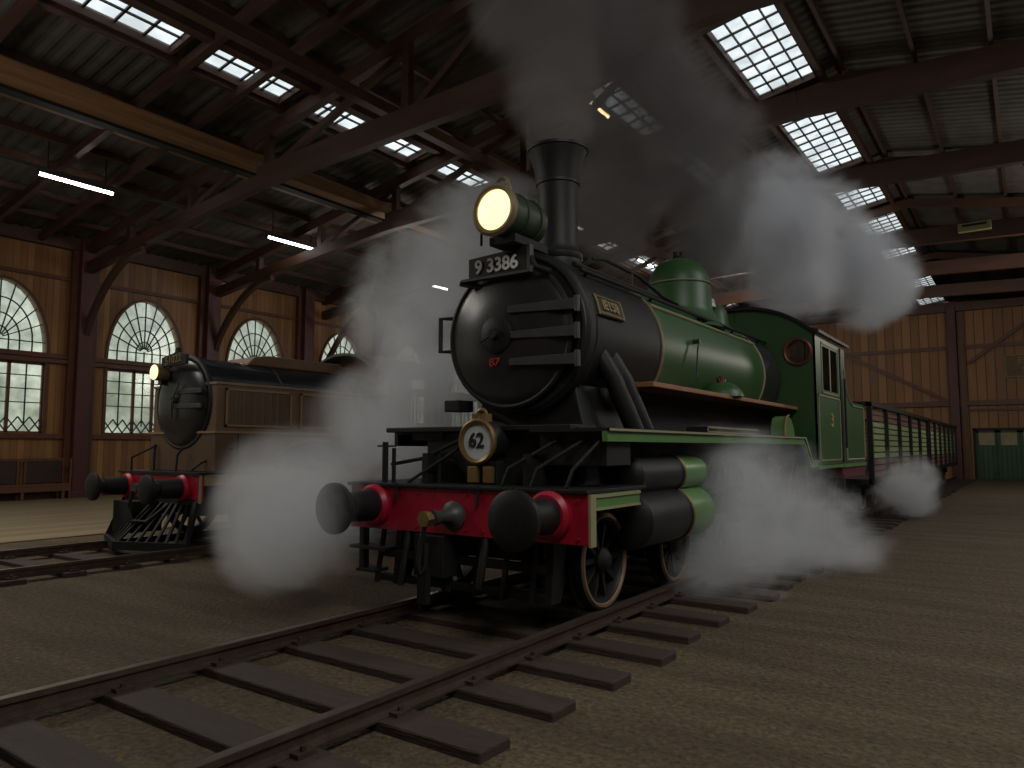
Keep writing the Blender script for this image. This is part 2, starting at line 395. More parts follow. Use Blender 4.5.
for y0, y1 in zip(BAYS, BAYS[1:]):
    y0 += GAP; y1 -= GAP; ln = y1 - y0
    if y1 < 1: 
        continue
    for (a, b), nx in zip(STR, (2, 2, 4)):
        if a == -9.55 and y0 > 11 and y0 < 13: SHUT.append((a, b, y0, y1)); continue
        skylight(a, b, y0, y1, nx, max(3, round(ln / (.62 if nx == 4 else .62))))
for y0, y1 in zip(BAYS, BAYS[1:]):
    y0 += GAP; y1 -= GAP
    if y1 < 1: continue
    for (a, b), nx in zip(STR_R, (4, 2)): skylight(a, b, y0, y1, nx, max(3, round((y1 - y0) / .62)))  # skylights of the added strips, out of view
# closed sheets where no skylight is made (behind the camera)
m = MB()
for a, b, y0, y1 in SHUT: q = sheet('', (a - .05, b + .05), y0 - .1, y1 + .1); m.add(q.v, q.f)
for a, b in STR + STR_R: m.add(*(lambda q: (q.v, q.f))(sheet('', (a, b), Y0, BAYS[3] - GAP)))
struct(m.build('ceiling', ROOFM, smooth=False), 'corrugated roof patch at the rear of the hall')
# sky portals over the openings
def slope_portal(a, b):
    mid = (a + b) / 2; ang = math.atan(ROOF_S) * (1 if mid < RIDGE_X else -1)
    p = area('sky_portal', (mid, (2.6 + Y1) / 2, roof_z(mid) + .12), (b - a) / math.cos(ang), 1, size_y=Y1 - 2.6, rot=(0, -ang, 0), portal=True)
for a, b in STR + STR_R: slope_portal(a, b)
area('sky_portal', (XL - .3, (Y0 + Y1) / 2, 4.5), 5.2, 1, size_y=Y1 - Y0, rot=(0, -math.pi / 2, 0), portal=True)

# purlins
px = [-24.2, -22.9, -21.2, -19.9, -17.3, -13.2, -11.9, -8.2, -7.2, -3.8, -2.0, -.3, 1.5, 6.5, 11.5, 14.5]
for x in px:
    z = roof_z(x); r = struct(MB().box(x - .05, x + .05, Y0, YP + 14, z - .17, z - .005).build('purlin_beam', PURL, smooth=False))
for x in (-18.35, -13.9, -7.6):
    z = roof_z(x); struct(MB().box(x - .11, x + .11, Y0, YP + 14, z - .34, z - .01).build('purlin_beam', TANB if x < -18 else TIMBERH, smooth=False))
for a, b in STR:
    for x in (a - .12, b + .12):
        z = roof_z(x); struct(MB().box(x - .07, x + .07, Y0, YP + 14, z - .26, z - .01).build('purlin_beam', TIMBERH, smooth=False))
# the big tan beam carried on the trusses, and the dark channel beside it
struct(MB().box(-16.75, -16.3, Y0, YP, 8.96, 9.34).build('crane_beam', TANB, smooth=False, bevel=.02), 'thick tan timber beam running the length of the roof')
struct(MB().box(-17.05, -16.76, Y0, YP, 8.9, 9.1).build('channel_beam', DARKM, smooth=False), 'dark channel fixed along the thick tan beam')
struct(MB().box(-12.1, -11.85, Y0, YP, 9.35, 9.6).build('runner_beam', TIMBERH, smooth=False), 'dark red runner beam along the middle of the roof')

# trusses
def chord_z(x):
    pts = [(XL, 7.28), (-21.5, 7.78), (-16.2, 8.36), (-8, 8.66), (RIDGE_X, 8.80)]
    if x > RIDGE_X: x = 2 * RIDGE_X - x
    for (a, za), (b, zb) in zip(pts, pts[1:]):
        if x <= b: return za + (zb - za) * (x - a) / (b - a)
    return pts[-1][1]
def truss(y):
    t = thing('truss_beam', None, None, (RIDGE_X, y, chord_z(RIDGE_X)), kind='structure')
    for s in (-1, 1):
        f = lambda x: x if s < 0 else 2 * RIDGE_X - x
        m = MB(); m.bar((f(XL), y, roof_z(XL) - .4), (f(RIDGE_X), y, RIDGE_Z - .4), .22, .34); m.build('rafter', TIMBERH, t, False)
        m = MB(); xs = [XL, -21.5, -16.2, -8, RIDGE_X]
        for a, b in zip(xs, xs[1:]): h_ = .34 if a < -17 else .56; m.bar((f(a), y, chord_z(a) + h_ / 2), (f(b), y, chord_z(b) + h_ / 2), .24, h_)
        m.build('tie_beam', TIMBERH, t, False)
        for i, x in enumerate((-22.6, -19.3, -15.85, -11.0)):
            m = MB(); m.box(f(x) - .1, f(x) + .1, y - .09, y + .09, chord_z(x) + .3, roof_z(x) - .5); m.build('post', TIMBER, t, False)
        xs = [-19.3, -15.85, -11.0, -7.9]
        for a, b in list(zip(xs, xs[1:])):
            m = MB(); m.bar((f(a) , y, chord_z(a) + .34), (f(b), y, roof_z(b) - .6), .14, .16); m.build('brace', TIMBERH, t, False)
        m = MB(); P = []
        for k in range(13):
            q = k / 12; P.append((XL + .35 + 3.3 * (q ** 1.25), y, 5.3 + 2.35 * math.sin(q * math.pi / 2)))
        for a, b in zip(P, P[1:]): m.bar((f(a[0]), y, a[2]), (f(b[0]), y, b[2]), .16, .2)
        m.build('knee_brace', TIMBERH, t, False)
    if BAYS[4] > 99: pass
    return t
proto = truss(BAYS[5])
for y in BAYS[6:12]: dup(proto, (RIDGE_X, y, chord_z(RIDGE_X)))
for y in (5.7, 8.8, 10.25):
    for s_ in (-1, 1):
        f = lambda x: x if s_ < 0 else 2 * RIDGE_X - x
        struct(MB().bar((f(XL), y, roof_z(XL) - .3), (f(RIDGE_X), y, RIDGE_Z - .3), .16, .22).build('rafter_beam', TIMBERH, smooth=False))

# columns and trims of the windowed wall
COLS = [(a + b) / 2 + .07 for a, b in zip(WINS, WINS[1:])]
for y in COLS:
    t = thing('wall_column', None, None, (XL, y, 0), kind='structure')
    MB().box(XL, XL + .42, y - .24, y + .24, 0, 8.45).build('shaft', COLM, t, False, .02)
    MB().box(XL, XL + .2, y + .25, y + .42, 0, 8.3).box(XL, XL + .2, y - .42, y - .25, 0, 8.3).build('side_post', TRIMM, t, False)
    MB().box(XL, XL + .5, y - .3, y + .3, 0, .22).build('base_block', COLM, t, False, .02)
tn = 0
def trim(z0, z1, d, mt=TRIMM):
    global tn
    tn += 1; struct(MB().box(XL, XL + d, Y0, YP, z0, z1).build('trim_%d' % tn, mt, smooth=False))
trim(8.05, 8.45, .22, TIMBERH); trim(7.02, 7.14, .09); trim(4.30, 4.42, .16); trim(4.46, 4.60, .10); trim(1.90, 2.05, .12)
struct(MB().box(XL, XL + .06, Y0, YP, 0, .2).build('baseboard_left', TRIMM, smooth=False))
for c in WINS[2:]:
    wn += 1
    t = thing('window_%d' % wn, None, None, (XL, c, WZ0), kind='structure')
    fr = MB(); n = 24
    for k in range(n):
        q0, q1 = math.pi * k / n, math.pi * (k + 1) / n
        fr.prism([arch_pt(c, q0, WH, WRY), arch_pt(c, q0, WH + .09, WRY + .09), arch_pt(c, q1, WH + .09, WRY + .09), arch_pt(c, q1, WH, WRY)], 'yz', XL - .02, XL + .07)
    for s in (-1, 1): fr.box(XL - .02, XL + .07, c + s * (WH + .04) - .05, c + s * (WH + .04) + .05, WZ0, WZ1)
    fr.build('frame', TRIMM, t, False)
    sa = MB(); x0, x1 = XL - .12, XL - .04
    for s in (-1, 1):
        sa.box(x0, x1, c + s * WH - .05, c + s * WH + .05, WZ0, WZ1); sa.box(x0, x1, c + s * .34 - .045, c + s * .34 + .045, WZ0, WZ1)
    sa.box(x0, x1, c - WH, c + WH, WZ1 - .07, WZ1); sa.box(x0, x1, c - WH, c + WH, WZ0, WZ0 + .05)
    sa.build('sash', TRIMM, t, False)
    mu = MB(); xm = XL - .09
    def seg(p, q, w=.05): mu.bar((xm, p[0], p[1]), (xm, q[0], q[1]), .03, w, up=(1, 0, 0))
    cols = [-WH, -.83, -.34, 0, .34, .83, WH]
    for a in cols[1:-1]:
        if abs(a) != .34: seg((c + a, WZ0 + .28), (c + a, WZ1))
    for z in (WZ0 + .95, WZ0 + 1.38, WZ0 + 1.8): seg((c - WH, z), (c + WH, z))
    k = 8; w = 2 * WH / k
    for i in range(k):
        y = c - WH + i * w; up_ = (i % 2 == 0)
        seg((y, WZ0 + (.05 if up_ else .5)), (y + w, WZ0 + (.5 if up_ else .05))); seg((y, WZ0 + (.5 if up_ else .05)), (y + w, WZ0 + (.05 if up_ else .5)))
    zb = WZ2 + .36; seg((c - WH, zb - .05), (c + WH, zb - .05))
    for f in (.22, .45, .72):
        P = [(c + WH * f * math.cos(math.pi * j / 18), zb - .04 + (WRY - .36) * f * math.sin(math.pi * j / 18)) for j in range(19)]
        for p, q in zip(P, P[1:]): seg(p, q)
        for s in (-1, 1): seg((c + s * WH * f, WZ2), (c + s * WH * f, zb))
    for j in range(1, 10):
        q = math.pi * j / 10; seg((c + WH * .1 * math.cos(q), zb + .1 * math.sin(q)), (c + WH * math.cos(q) * .995, zb + (WRY - .37) * math.sin(q)))
    for s in (-1, 1): pass
    seg((c, WZ2), (c, zb))
    mu.build('muntin', LEAD, t, False)
    g = MB(); g.add([(XL - .1, c - WH, WZ0), (XL - .1, c + WH, WZ0), (XL - .1, c + WH, WZ1), (XL - .1, c - WH, WZ1)], [(0, 1, 2, 3)])
    P = [arch_pt(c, math.pi * j / 20) for j in range(21)]
    g.add([(XL - .1, p[0], p[1]) for p in P], [tuple(range(21))]); g.build('pane', GLASSW, t, False)

# far wall framing, door and sign
def ftrim(x0, x1, z0, z1, d=.12, mt=TRIMM):
    global tn
    tn += 1; struct(MB().box(x0, x1, YP - d, YP, z0, z1).build('trim_%d' % tn, mt, smooth=False))
ftrim(XL, XR, 8.75, 9.15, .3, TIMBERH); ftrim(XL, XR, 6.75, 6.95); ftrim(XL, XR, 3.78, 4.05, .2); ftrim(DX0 - .1, DX1 + .1, 3.5, 3.62, .1)
for x in (-18.2, -10.6, -3.0, 4.6):
    t = thing('wall_column', None, None, (x, YP, 0), kind='structure')
    MB().box(x - .3, x + .12, YP - .4, YP, 0, 9.0).build('shaft', COLM, t, False, .02)
    MB().box(x + .16, x + .42, YP - .22, YP, 0, 8.7).build('side_post', TRIMM, t, False)
for x0, z0, x1, z1 in ((-10.2, 7.9, -3.3, 4.0), (-2.4, 6.0, 1.2, 8.7), (-17.8, 4.0, -10.9, 7.9)):
    tn += 1; struct(MB().bar((x0, YP - .13, z0), (x1, YP - .13, z1), .16, .18, up=(0, 1, 0)).build('trim_%d' % tn, TRIMM, smooth=False))
t = thing('door_1', None, None, (DX0, YP, 0), kind='structure')
MB().box(DX0, DX0 + .12, YP - .04, YP + .1, 0, DZ).box(DX1 - .12, DX1, YP - .04, YP + .1, 0, DZ).box(DX0, DX1, YP - .04, YP + .1, DZ - .12, DZ).build('door_frame', DARKM, t, False)
lw = (DX1 - DX0 - .24) / 5
for i in range(5):
    a = DX0 + .12 + i * lw; b = a + lw - .02
    l = MB().box(a, b, YP + .02, YP + .08, .02, 1.75).box(a, a + .12, YP + .02, YP + .08, 1.75, 2.5).box(b - .12, b, YP + .02, YP + .08, 1.75, 2.5).box(a, b, YP + .02, YP + .08, 2.38, 2.5).build('door_leaf', DOORG, t, False)
    MB().box(a + .12, b - .12, YP + .04, YP + .06, 1.75, 2.38).build('window_pane', CURT, l, False)
t = thing('wall_sign', 'tarnished wooden sign board with raised letters high on the far board wall', 'sign', (.55, YP - .01, 5.15))
MB().box(-.85, 1.95, YP - .07, YP - .01, 5.15, 6.3).build('board', SIGNM, t, False, .01)
MB().box(-.85, 1.95, YP - .11, YP - .07, 6.24, 6.3).box(-.85, 1.95, YP - .11, YP - .07, 5.15, 5.21).box(-.85, -.79, YP - .11, YP - .07, 5.2, 6.25).box(1.89, 1.95, YP - .11, YP - .07, 5.2, 6.25).build('border', SIGNL, t, False)
text('lettering', 'EWM E\nSEN E', .48, SIGNL, t, (.55, YP - .08, 5.75), R_FRONT, .02, 1.15, bold=.012)
t = thing('hanging_box', 'small yellowish box hung under a roof truss beyond the steam', 'box', (-1.15, 28.5, 8.75))
MB().box(-1.62, -.68, 28.35, 28.6, 8.78, 9.05).build('casing', BOXM, t, False, .015)
MB().box(-1.5, -.8, 28.33, 28.35, 8.93, 9.0).build('slot', DARKM, t, False)

# fluorescent lamps under the roof
def tube_lamp(x, y0, y1, label, warm=False, zoff=.32, z=None):
    if z: zoff = roof_z(x) - z
    z = roof_z(x) - zoff
    t = thing('fluorescent_lamp', label, 'ceiling lamp', (x, y0, z + .2), 'fluorescent tube lamps under the roof')
    MB().box(x - .07, x + .07, y0 - .05, y1 + .05, z + .03, z + .1).build('housing', DARKG, t, False, .01)
    MB().cyl((x, y0, z), (x, y1, z), .045, n=12).build('tube', TUBEW if warm else TUBE, t)
    for y in (y0 - .03, y1 + .03): MB().box(x - .05, x + .05, y - .03, y + .03, z - .05, z + .05).build('end_cap', DARKG, t, False)
    m = MB(); 
    for y in (y0 + .2, y1 - .2): m.cyl((x, y, z + .1), (x, y, z + zoff), .018, n=6)
    m.build('hanger', DARKM, t)
tube_lamp(-20.3, 8.1, 9.95, z=8.55, label= 'long lit white tube lamp over the near arched windows, beside the thick tan beam')
tube_lamp(-20.3, 15.0, 17.0, z=8.55, label= 'lit white tube lamp behind the first truss, second along the windowed wall')
tube_lamp(-20.3, 22.4, 24.2, z=8.42, label= 'lit white tube lamp half lost in steam, third along the windowed wall')
tube_lamp(-14.3, 30.5, 32.2, 'small lit tube lamp seen between the chimney and the green dome')
tube_lamp(-9.3, 17.0, 18.1, label= 'short warm lit tube lamp seen through the smoke over the chimney', warm=True, zoff=.5)
struct(MB().box(-20.34, -20.26, Y0, YP, 8.66, 8.74).build('conduit_beam', DARKG, smooth=False), 'thin conduit carrying the tube lamps')

# bench at the windowed wall
t = thing('bench', 'long wooden bench with dark panelled back against the windowed wall', 'bench', (XL + .5, 9.6, 0))
bx0, bx1 = XL + .12, XL + .62
MB().box(bx0, bx1, 8.3, 11.3, .42, .50).box(bx1 - .04, bx1, 8.3, 11.3, .26, .42).build('seat', BENCHF, t, False, .01)
m = MB().box(bx0 + .05, bx0 + .11, 8.3, 11.3, 1.2, 1.28)
for y in (8.3, 9.95, 10.15, 11.24): m.box(bx0 + .05, bx0 + .11, y, y + .06, .48, 1.2)
m.build('back_frame', BENCHF, t, False)
for a, b in ((8.37, 9.94), (10.22, 11.23)): MB().box(bx0 + .06, bx0 + .09, a, b, .52, 1.2).build('back_panel', BENCHP, t, False)
for y in (8.35, 9.95, 11.1):
    for x in (bx0 + .06, bx1 - .06): MB().box(x - .04, x + .04, y, y + .08, .02, .44).build('leg', BENCHF, t, False)
MB().box(bx1 - .08, bx1 - .02, 11.3, 11.36, .02, 1.28).box(bx0, bx1, 11.3, 11.36, .95, 1.02).build('end_frame', BENCHF, t, False)

# ================================================================== TRACKS
def track(name, label, xl, xr, y0, y1, skew, sp, ph, sl=(0.75, 0.75)):
    t = thing('railway_track', label, 'railway track', ((xl + xr) / 2, y0, 0))
    n = int((y1 - y0) / sp)
    for i in range(n):
        y = y0 + ph + i * sp; e = random.uniform(-.05, .05); dy = skew
        a = (xl - sl[0] + e, y + dy, .0); b = (xr + sl[1] + e, y - dy, .0)
        MB().bar(a, b, .27, .12).build('sleeper', SLEEP, t, False, .012)
    for x in (xl, xr):
        prof = [(-.075, .055), (.075, .055), (.075, .068), (.018, .08), (.018, .13), (.036, .138), (.036, .17), (-.036, .17), (-.036, .138), (-.018, .13), (-.018, .08), (-.075, .068)]
        r = MB().prism([(x + p, z) for p, z in prof], 'xz', y0, y1).build('rail', IRON, t, False)
        MB().box(x - .032, x + .032, y0, y1, .1702, .173).build('rail_head', RAILTOP, r, False)
        m = MB()
        for i in range(min(n, 40)):
            y = y0 + ph + i * sp - (skew * (.5 if x == xl else -.5)) * 0
            for s in (-1, 1): m.box(x + s * .1 - .035, x + s * .1 + .035, y - .06, y + .06, .058, .085); m.cyl((x + s * .1, y, .08), (x + s * .1, y, .11), .018, n=6)
        o_ = m.build('rail_clip', IRON, r, False); o_['kind'] = 'stuff'
    return t
RZ = .17
LX = -4.07
track('', 'foreground railway track with dark sleepers running under the green engine', LX - .84, LX + .90, -4.0, 44.2, .03, .70, .27, (.14, .85))
BXC = -11.1
track('', 'railway track with dark sleepers running under the brown engine', BXC - .75, BXC + 1.1, -4.0, 30.0, .0, .70, .2, (.35, .2))

# ================================================================== ENGINES
def wheel(parent, x, y, r, side, spokes=12, rimmat=None, cw=False):
    """wheel in the yz plane at x; side +1 = outer face towards +X"""
    z = RZ + r; o = (x, y, z); w = .13
    t = MB(); prof = [(r + .03, -w * .5 * side), (r + .03, -w * .25 * side), (r, -w * .2 * side), (r, w * .5 * side), (r - .07, w * .5 * side), (r - .085, w * .3 * side), (r - .085, -w * .5 * side)]
    t.lathe(prof + [prof[0]], o, (1, 0, 0), 40, close=False)
    wh = t.build('wheel', BLACK, parent)
    MB().ring((x + w * .5 * side, y, z), (1, 0, 0), r - .035, .022, 48, 6).build('tyre_line', rimmat or TANRIM, wh)
    s = MB()
    for i in range(spokes):
        q = 2 * math.pi * i / spokes; c, n = math.cos(q), math.sin(q)
        s.bar((x, y + .08 * c, z + .08 * n), (x, y + (r - .07) * c, z + (r - .07) * n), .04, .05, up=(1, 0, 0))
    s.build('spoke', DARKM, wh, False)
    h = MB(); h.lathe([(.11, -.09), (.11, .06), (.075, .1), (.045, .12)], o, (side, 0, 0), 20); h.build('hub', DARKM, wh)
    return wh
def buffer(parent, x, y, z, red=RED, mat_=BLACK, L=.62, R=.245):
    b = MB(); b.lathe([(.20, 0), (.20, .05), (.17, .09)], (x, y, z), (0, -1, 0), 28); base = b.build('buffer', red, parent)
    s = MB(); s.lathe([(.15, .06), (.135, L - .18), (.10, L - .17), (.10, L - .05)], (x, y, z), (0, -1, 0), 28); s.build('buffer_shank', mat_, base)
    h = MB(); h.lathe([(.06, L - .08), (R - .03, L - .07), (R, L - .05), (R, L - .01), (R - .02, L + .005), (R * .5, L + .022), (.0, L + .026)], (x, y, z), (0, -1, 0), 36); h.build('buffer_head', mat_, base)

# ---------------- the green engine
cx = -4.2; YB = 5.2
E = thing('steam_locomotive', 'large green and black steam engine with tall chimney and glowing round headlamp', 'steam locomotive', (cx, YB, 0))
BZ = 2.77; R = .815; WX = -4.08; BX = cx - .05
xe0, xe1 = -5.53, -2.87            # width of the running plates
# frame
MB().box(cx - .62, cx - .55, 5.4, 17.0, .62, 1.55).box(cx + .55, cx + .62, 5.4, 17.0, .62, 1.55).box(cx - .55, cx + .55, 5.6, 8.4, .9, 1.5).box(cx - .55, cx + .55, 12.2, 17.0, .9, 1.3).build('frame', DARKM, E, False)
# smokebox, ring, door
MB().lathe([(R - .08, .02), (R + .0, .03), (R + .035, .06), (R + .035, .16), (R, .18), (R, 1.82)], (BX, 6.15, BZ), (0, 1, 0), 64).build('smokebox', BLACK, E)
MB().ring((BX, 6.19, BZ), (0, 1, 0), R - .03, .035, 64, 8).ring((BX, 6.36, BZ), (0, 1, 0), R + .012, .018, 64, 6).build('smokebox_ring', BLACKG, E)
dc = (BX - .06, 6.15, 2.75); dr = .735
D = MB().lathe([(dr, .02), (dr, -.02), (dr - .03, -.05), (dr - .1, -.07), (dr * .7, -.115), (dr * .4, -.145), (dr * .2, -.155), (0, -.158)], dc, (0, 1, 0), 64).build('smokebox_door', BLACKG, E)
MB().ring((dc[0], 6.12, dc[2]), (0, 1, 0), dr, .03, 64, 8).build('door_rim', BLACK, D)
for z, xa in ((2.98, -.02), (2.72, .02), (2.45, .0)):
    m = MB(); x1 = cx + .70; ya, yb_ = 5.965, 6.06
    m.add([(cx + xa, ya, z - .035), (x1, yb_, z - .055), (x1, yb_, z + .055), (cx + xa, ya, z + .035),
           (cx + xa, ya + .06, z - .035), (x1, yb_ + .1, z - .055), (x1, yb_ + .1, z + .055), (cx + xa, ya + .06, z + .035)],
          [(0,1,2,3),(7,6,5,4),(0,4,5,1),(1,5,6,2),(2,6,7,3),(3,7,4,0)])
    m.cyl((x1 + .01, 6.09, z - .08), (x1 + .01, 6.09, z + .08), .03, n=12)
    m.build('hinge_strap', DARKG, D, False, .006)
MB().lathe([(.19, 0), (.19, -.03), (.165, -.045), (.06, -.05), (.05, -.10), (.0, -.10)], (dc[0] - .06, 6.01, 2.74), (0, 1, 0), 32).build('centre_boss', BLACK, D)
m = MB(); m.cyl((dc[0] - .06, 5.93, 2.74), (dc[0] - .20, 5.9, 2.66), .012, .01, 8); m.build('door_handle', BLACK, D)
text('red_figures', '87', .12, REDM, D, (cx - .2, 6.0, 2.46), R_FRONT, .008, 1.1, label='small red figures')
m = MB(); m.tube([(cx - .84, 6.2, 3.0), (cx - 1.0, 6.1, 3.0), (cx - 1.0, 6.1, 2.64), (cx - .84, 6.2, 2.64)], .027); m.build('side_handle', BLACK, E)
m = MB().box(cx - .86, cx - .66, 6.0, 6.25, 1.98, 2.1); m.build('step_bracket', BLACK, E, False, .01)
# saddle under the smokebox
m = MB(); P0 = [(cx - .9, 1.25), (cx + .93, 1.25), (cx + .66, 1.8), (cx - .66, 1.8)]
m.prism(P0, 'xz', 5.75, 6.4); m.prism([(cx - .8, 1.25), (cx + .8, 1.25), (cx + .66, 1.8), (cx + .55, 2.25), (cx - .55, 2.25), (cx - .66, 1.8)], 'xz', 6.3, 7.75); m.box(cx - .85, cx + .8, 5.72, 6.3, 1.26, 1.77); m.build('saddle', BLACK, E, False, .02)
m = MB(); m.box(xe0 + .3, cx - .62, 5.7, 6.0, 1.68, 1.8).box(xe0, cx + .9, 5.62, 6.1, 1.76, 1.81); m.build('front_plate', BLACK, E, False, .008)
for x0, x1 in ((cx + .45, cx + .95), (cx + .75, cx + 1.2), (cx + 1.1, cx + 1.28)):
    m = MB(); m.tube([(x0 - .05, 5.30, 1.27), (x0, 5.32, 1.42), (x1, 5.7, 1.78)], .017, 8); m.build('brace_rod', DARKM, E)
m = MB(); m.tube([(cx - .7, 5.28, 1.27), (cx - .25, 5.55, 1.62), (cx - .05, 5.75, 1.7)], .015, 8); m.build('brace_rod', DARKM, E)
# chimney
MB().lathe([(.40, -.16), (.33, -.05), (.275, .02), (.262, .10), (.275, .12), (.275, .17), (.25, .19), (.225, .26), (.217, .6), (.222, .84), (.235, .95), (.248, .96), (.248, .99), (.24, 1.0), (.262, 1.13), (.305, 1.27), (.33, 1.34), (.345, 1.345), (.345, 1.375), (.32, 1.375), (.28, 1.2), (.2, .9), (.2, .5)],
           (cx, 6.92, 3.56), (0, 0, 1), 48, close=False).build('chimney', BLACK, E)
# boiler
MB().lathe([(R, 0), (R, 4.1)], (BX, 7.97, BZ), (0, 1, 0), 72).build('boiler', GREEN, E)
MB().lathe([(R + .004, 0), (R + .004, .95)], (BX, 12.02, BZ), (0, 1, 0), 72).build('firebox_wrapper', BLACKG, E)
for y, mt in ((7.98, BRASSP), (12.0, CREAM), (12.86, BLACK)):
    MB().lathe([(R + .002, -.03), (R + .014, -.025), (R + .014, .025), (R + .002, .03)], (BX, y, BZ), (0, 1, 0), 72).build('boiler_band', mt, E)
a = math.radians(38); m = MB(); bx_, bz_ = BX + (R + .012) * math.cos(a), BZ + (R + .012) * math.sin(a); m.tube([(bx_, 8.0, bz_), (bx_, 12.0, bz_)], .022, 6); m.build('lining_strip', CREAM, E)
# dome and safety valve
MB().lathe([(.66, -.22), (.58, -.10), (.50, .02), (.475, .1), (.465, .42), (.455, .44), (.45, .48), (.44, .55), (.40, .66), (.32, .77), (.20, .84), (.08, .87), (.0, .875)], (cx, 10.4, 3.56), (0, 0, 1), 56).build('steam_dome', GREEN, E)
MB().ring((cx, 10.4, 4.02), (0, 0, 1), .463, .012, 56, 6).build('dome_lining', CREAM, E)
MB().cyl((cx, 10.4, 4.42), (cx, 10.4, 4.47), .10, .08).cyl((cx - .05, 10.4, 4.45), (cx - .05, 10.4, 4.55), .03).cyl((cx + .05, 10.4, 4.45), (cx + .05, 10.4, 4.53), .03).build('dome_fitting', DARKM, E)
MB().lathe([(.32, -.1), (.26, .0), (.24, .2), (.22, .32), (.15, .42), (.0, .46)], (cx, 11.85, 3.52), (0, 0, 1), 36).build('safety_valve', GREEN, E)
MB().lathe([(.15, 0), (.13, .12), (.05, .18), (0, .18)], (cx, 11.55, 3.87), (0, 0, 1), 24).build('whistle', WHITE, E)
# rails and pipes along the boiler
a = math.radians(47); hx, hz = BX + (R + .06) * math.cos(a), BZ + (R + .06) * math.sin(a)
m = MB(); m.tube([(hx, 6.45, hz), (hx, 12.9, hz)], .022, 8)
for y in (6.6, 8.2, 9.8, 11.2, 12.5): m.cyl((hx, y, hz), (hx - .05, y, hz - .05), .02, n=8)
m.build('handrail', BLACK, E)
a = math.radians(60); hx, hz = BX + (R + .05) * math.cos(a), BZ + (R + .05) * math.sin(a)
m = MB(); m.tube([(hx, 6.6, hz), (hx, 8.9, hz), (hx + .05, 9.8, hz - .05), (hx + .3, 10.6, hz - .18)], .03, 8); m.build('oil_pipe', BLACK, E)
m = MB(); m.tube([(cx + .2, 7.35, 3.76), (cx + .22, 7.6, 3.80), (cx + .32, 8.3, 3.72), (cx + .42, 8.8, 3.54), (cx + .46, 9.2, 3.5)], .022, 8).cyl((cx + .3, 8.15, 3.52), (cx + .3, 8.15, 3.74), .02, n=8); m.build('curved_pipe', BLACK, E)
m = MB(); sx_ = cx + R + .0; m.cyl((sx_ - .14, 9.0, 2.95), (sx_ + .02, 9.0, 2.95), .03).tube([(sx_, 9.0, 2.95), (sx_ + .02, 8.9, 2.8), (sx_ + .02, 8.85, 2.45)], .012, 6); m.build('clack_valve', GREEND, E)
# boiler-side name plate
pa = math.radians(20); pr_ = R + .012
m = MB(); N_ = 10
a0, a1 = math.radians(10), math.radians(25)
vs = []
for r_ in (R + .004, R + .03):
    for j in range(N_ + 1):
        q = a0 + (a1 - a0) * j / N_
        for y in (6.40, 6.96): vs.append((BX + r_ * math.cos(q), y, BZ + r_ * math.sin(q)))
k = 2 * (N_ + 1); fs = []
for j in range(N_):
    i = 2 * j; fs += [(i, i+1, i+3, i+2), (k+i, k+i+2, k+i+3, k+i+1), (i, i+2, k+i+2, k+i), (i+1, k+i+1, k+i+3, i+3)]
fs += [(0, k, k+1, 1), (2*N_, 2*N_+1, k+2*N_+1, k+2*N_)]
m.add(vs, fs); NP = m.build('name_plate', PLATEM, E, False)
m = MB()
for q in (a0 + .02, a1 - .02): m.tube([(BX + (R + .034) * math.cos(q), 6.41, BZ + (R + .034) * math.sin(q)), (BX + (R + .034) * math.cos(q), 6.95, BZ + (R + .034) * math.sin(q))], .012, 6)
for y in (6.41, 6.95): m.tube([(BX + (R + .034) * math.cos(a0 + (a1 - a0) * k_ / 6), y, BZ + (R + .034) * math.sin(a0 + (a1 - a0) * k_ / 6)) for k_ in range(7)], .012, 6)
m.build('plate_border', BRASSP, NP)
mid = (a0 + a1) / 2; tilt = Matrix.Rotation(mid, 3, (0, -1, 0)) 
text('plate_lettering', 'IE158', .15, BRASSP, NP, (BX + (R + .034) * math.cos(mid), 6.68, BZ + (R + .034) * math.sin(mid)), Matrix.Rotation(-mid, 3, 'Y') @ R_SIDE, .012, 1.05, bold=.006)
# steam pipes beside the smokebox
for y, x in ((6.62, 0), (6.86, .0)):
    m = MB(); m.tube([(cx + R - .16, y, 2.55), (cx + R - .03 + x, y + .06, 2.30), (cx + R + .10 + x, y + .3, 1.75)], .095, 16); m.build('steam_pipe', BLACK, E)
# side board with fittings
MB().box(cx + R - .18, cx + R + .22, 7.1, 12.93, 2.235, 2.29).build('side_board', SIDEBD, E, False, .008)
MB().box(cx - R + .2, cx + R - .2, 7.7, 12.93, 1.5, 2.24).build('firebox_side', DARKM, E, False)
MB().lathe([(.29, 0), (.27, .07), (.21, .14), (.12, .19), (0, .2)], (cx + R + .02, 9.75, 2.28), (0, 0, 1), 32).build('lubricator_dome', GREEN, E)
m = MB().cyl((cx + R + .02, 9.75, 2.46), (cx + R + .02, 9.75, 2.56), .035).cyl((cx + R + .02, 9.82, 2.46), (cx + R + .02, 9.9, 2.53), .02).cyl((cx + R + .02, 9.68, 2.46), (cx + R + .02, 9.6, 2.53), .02); m.build('dome_tap', COPPER, E)
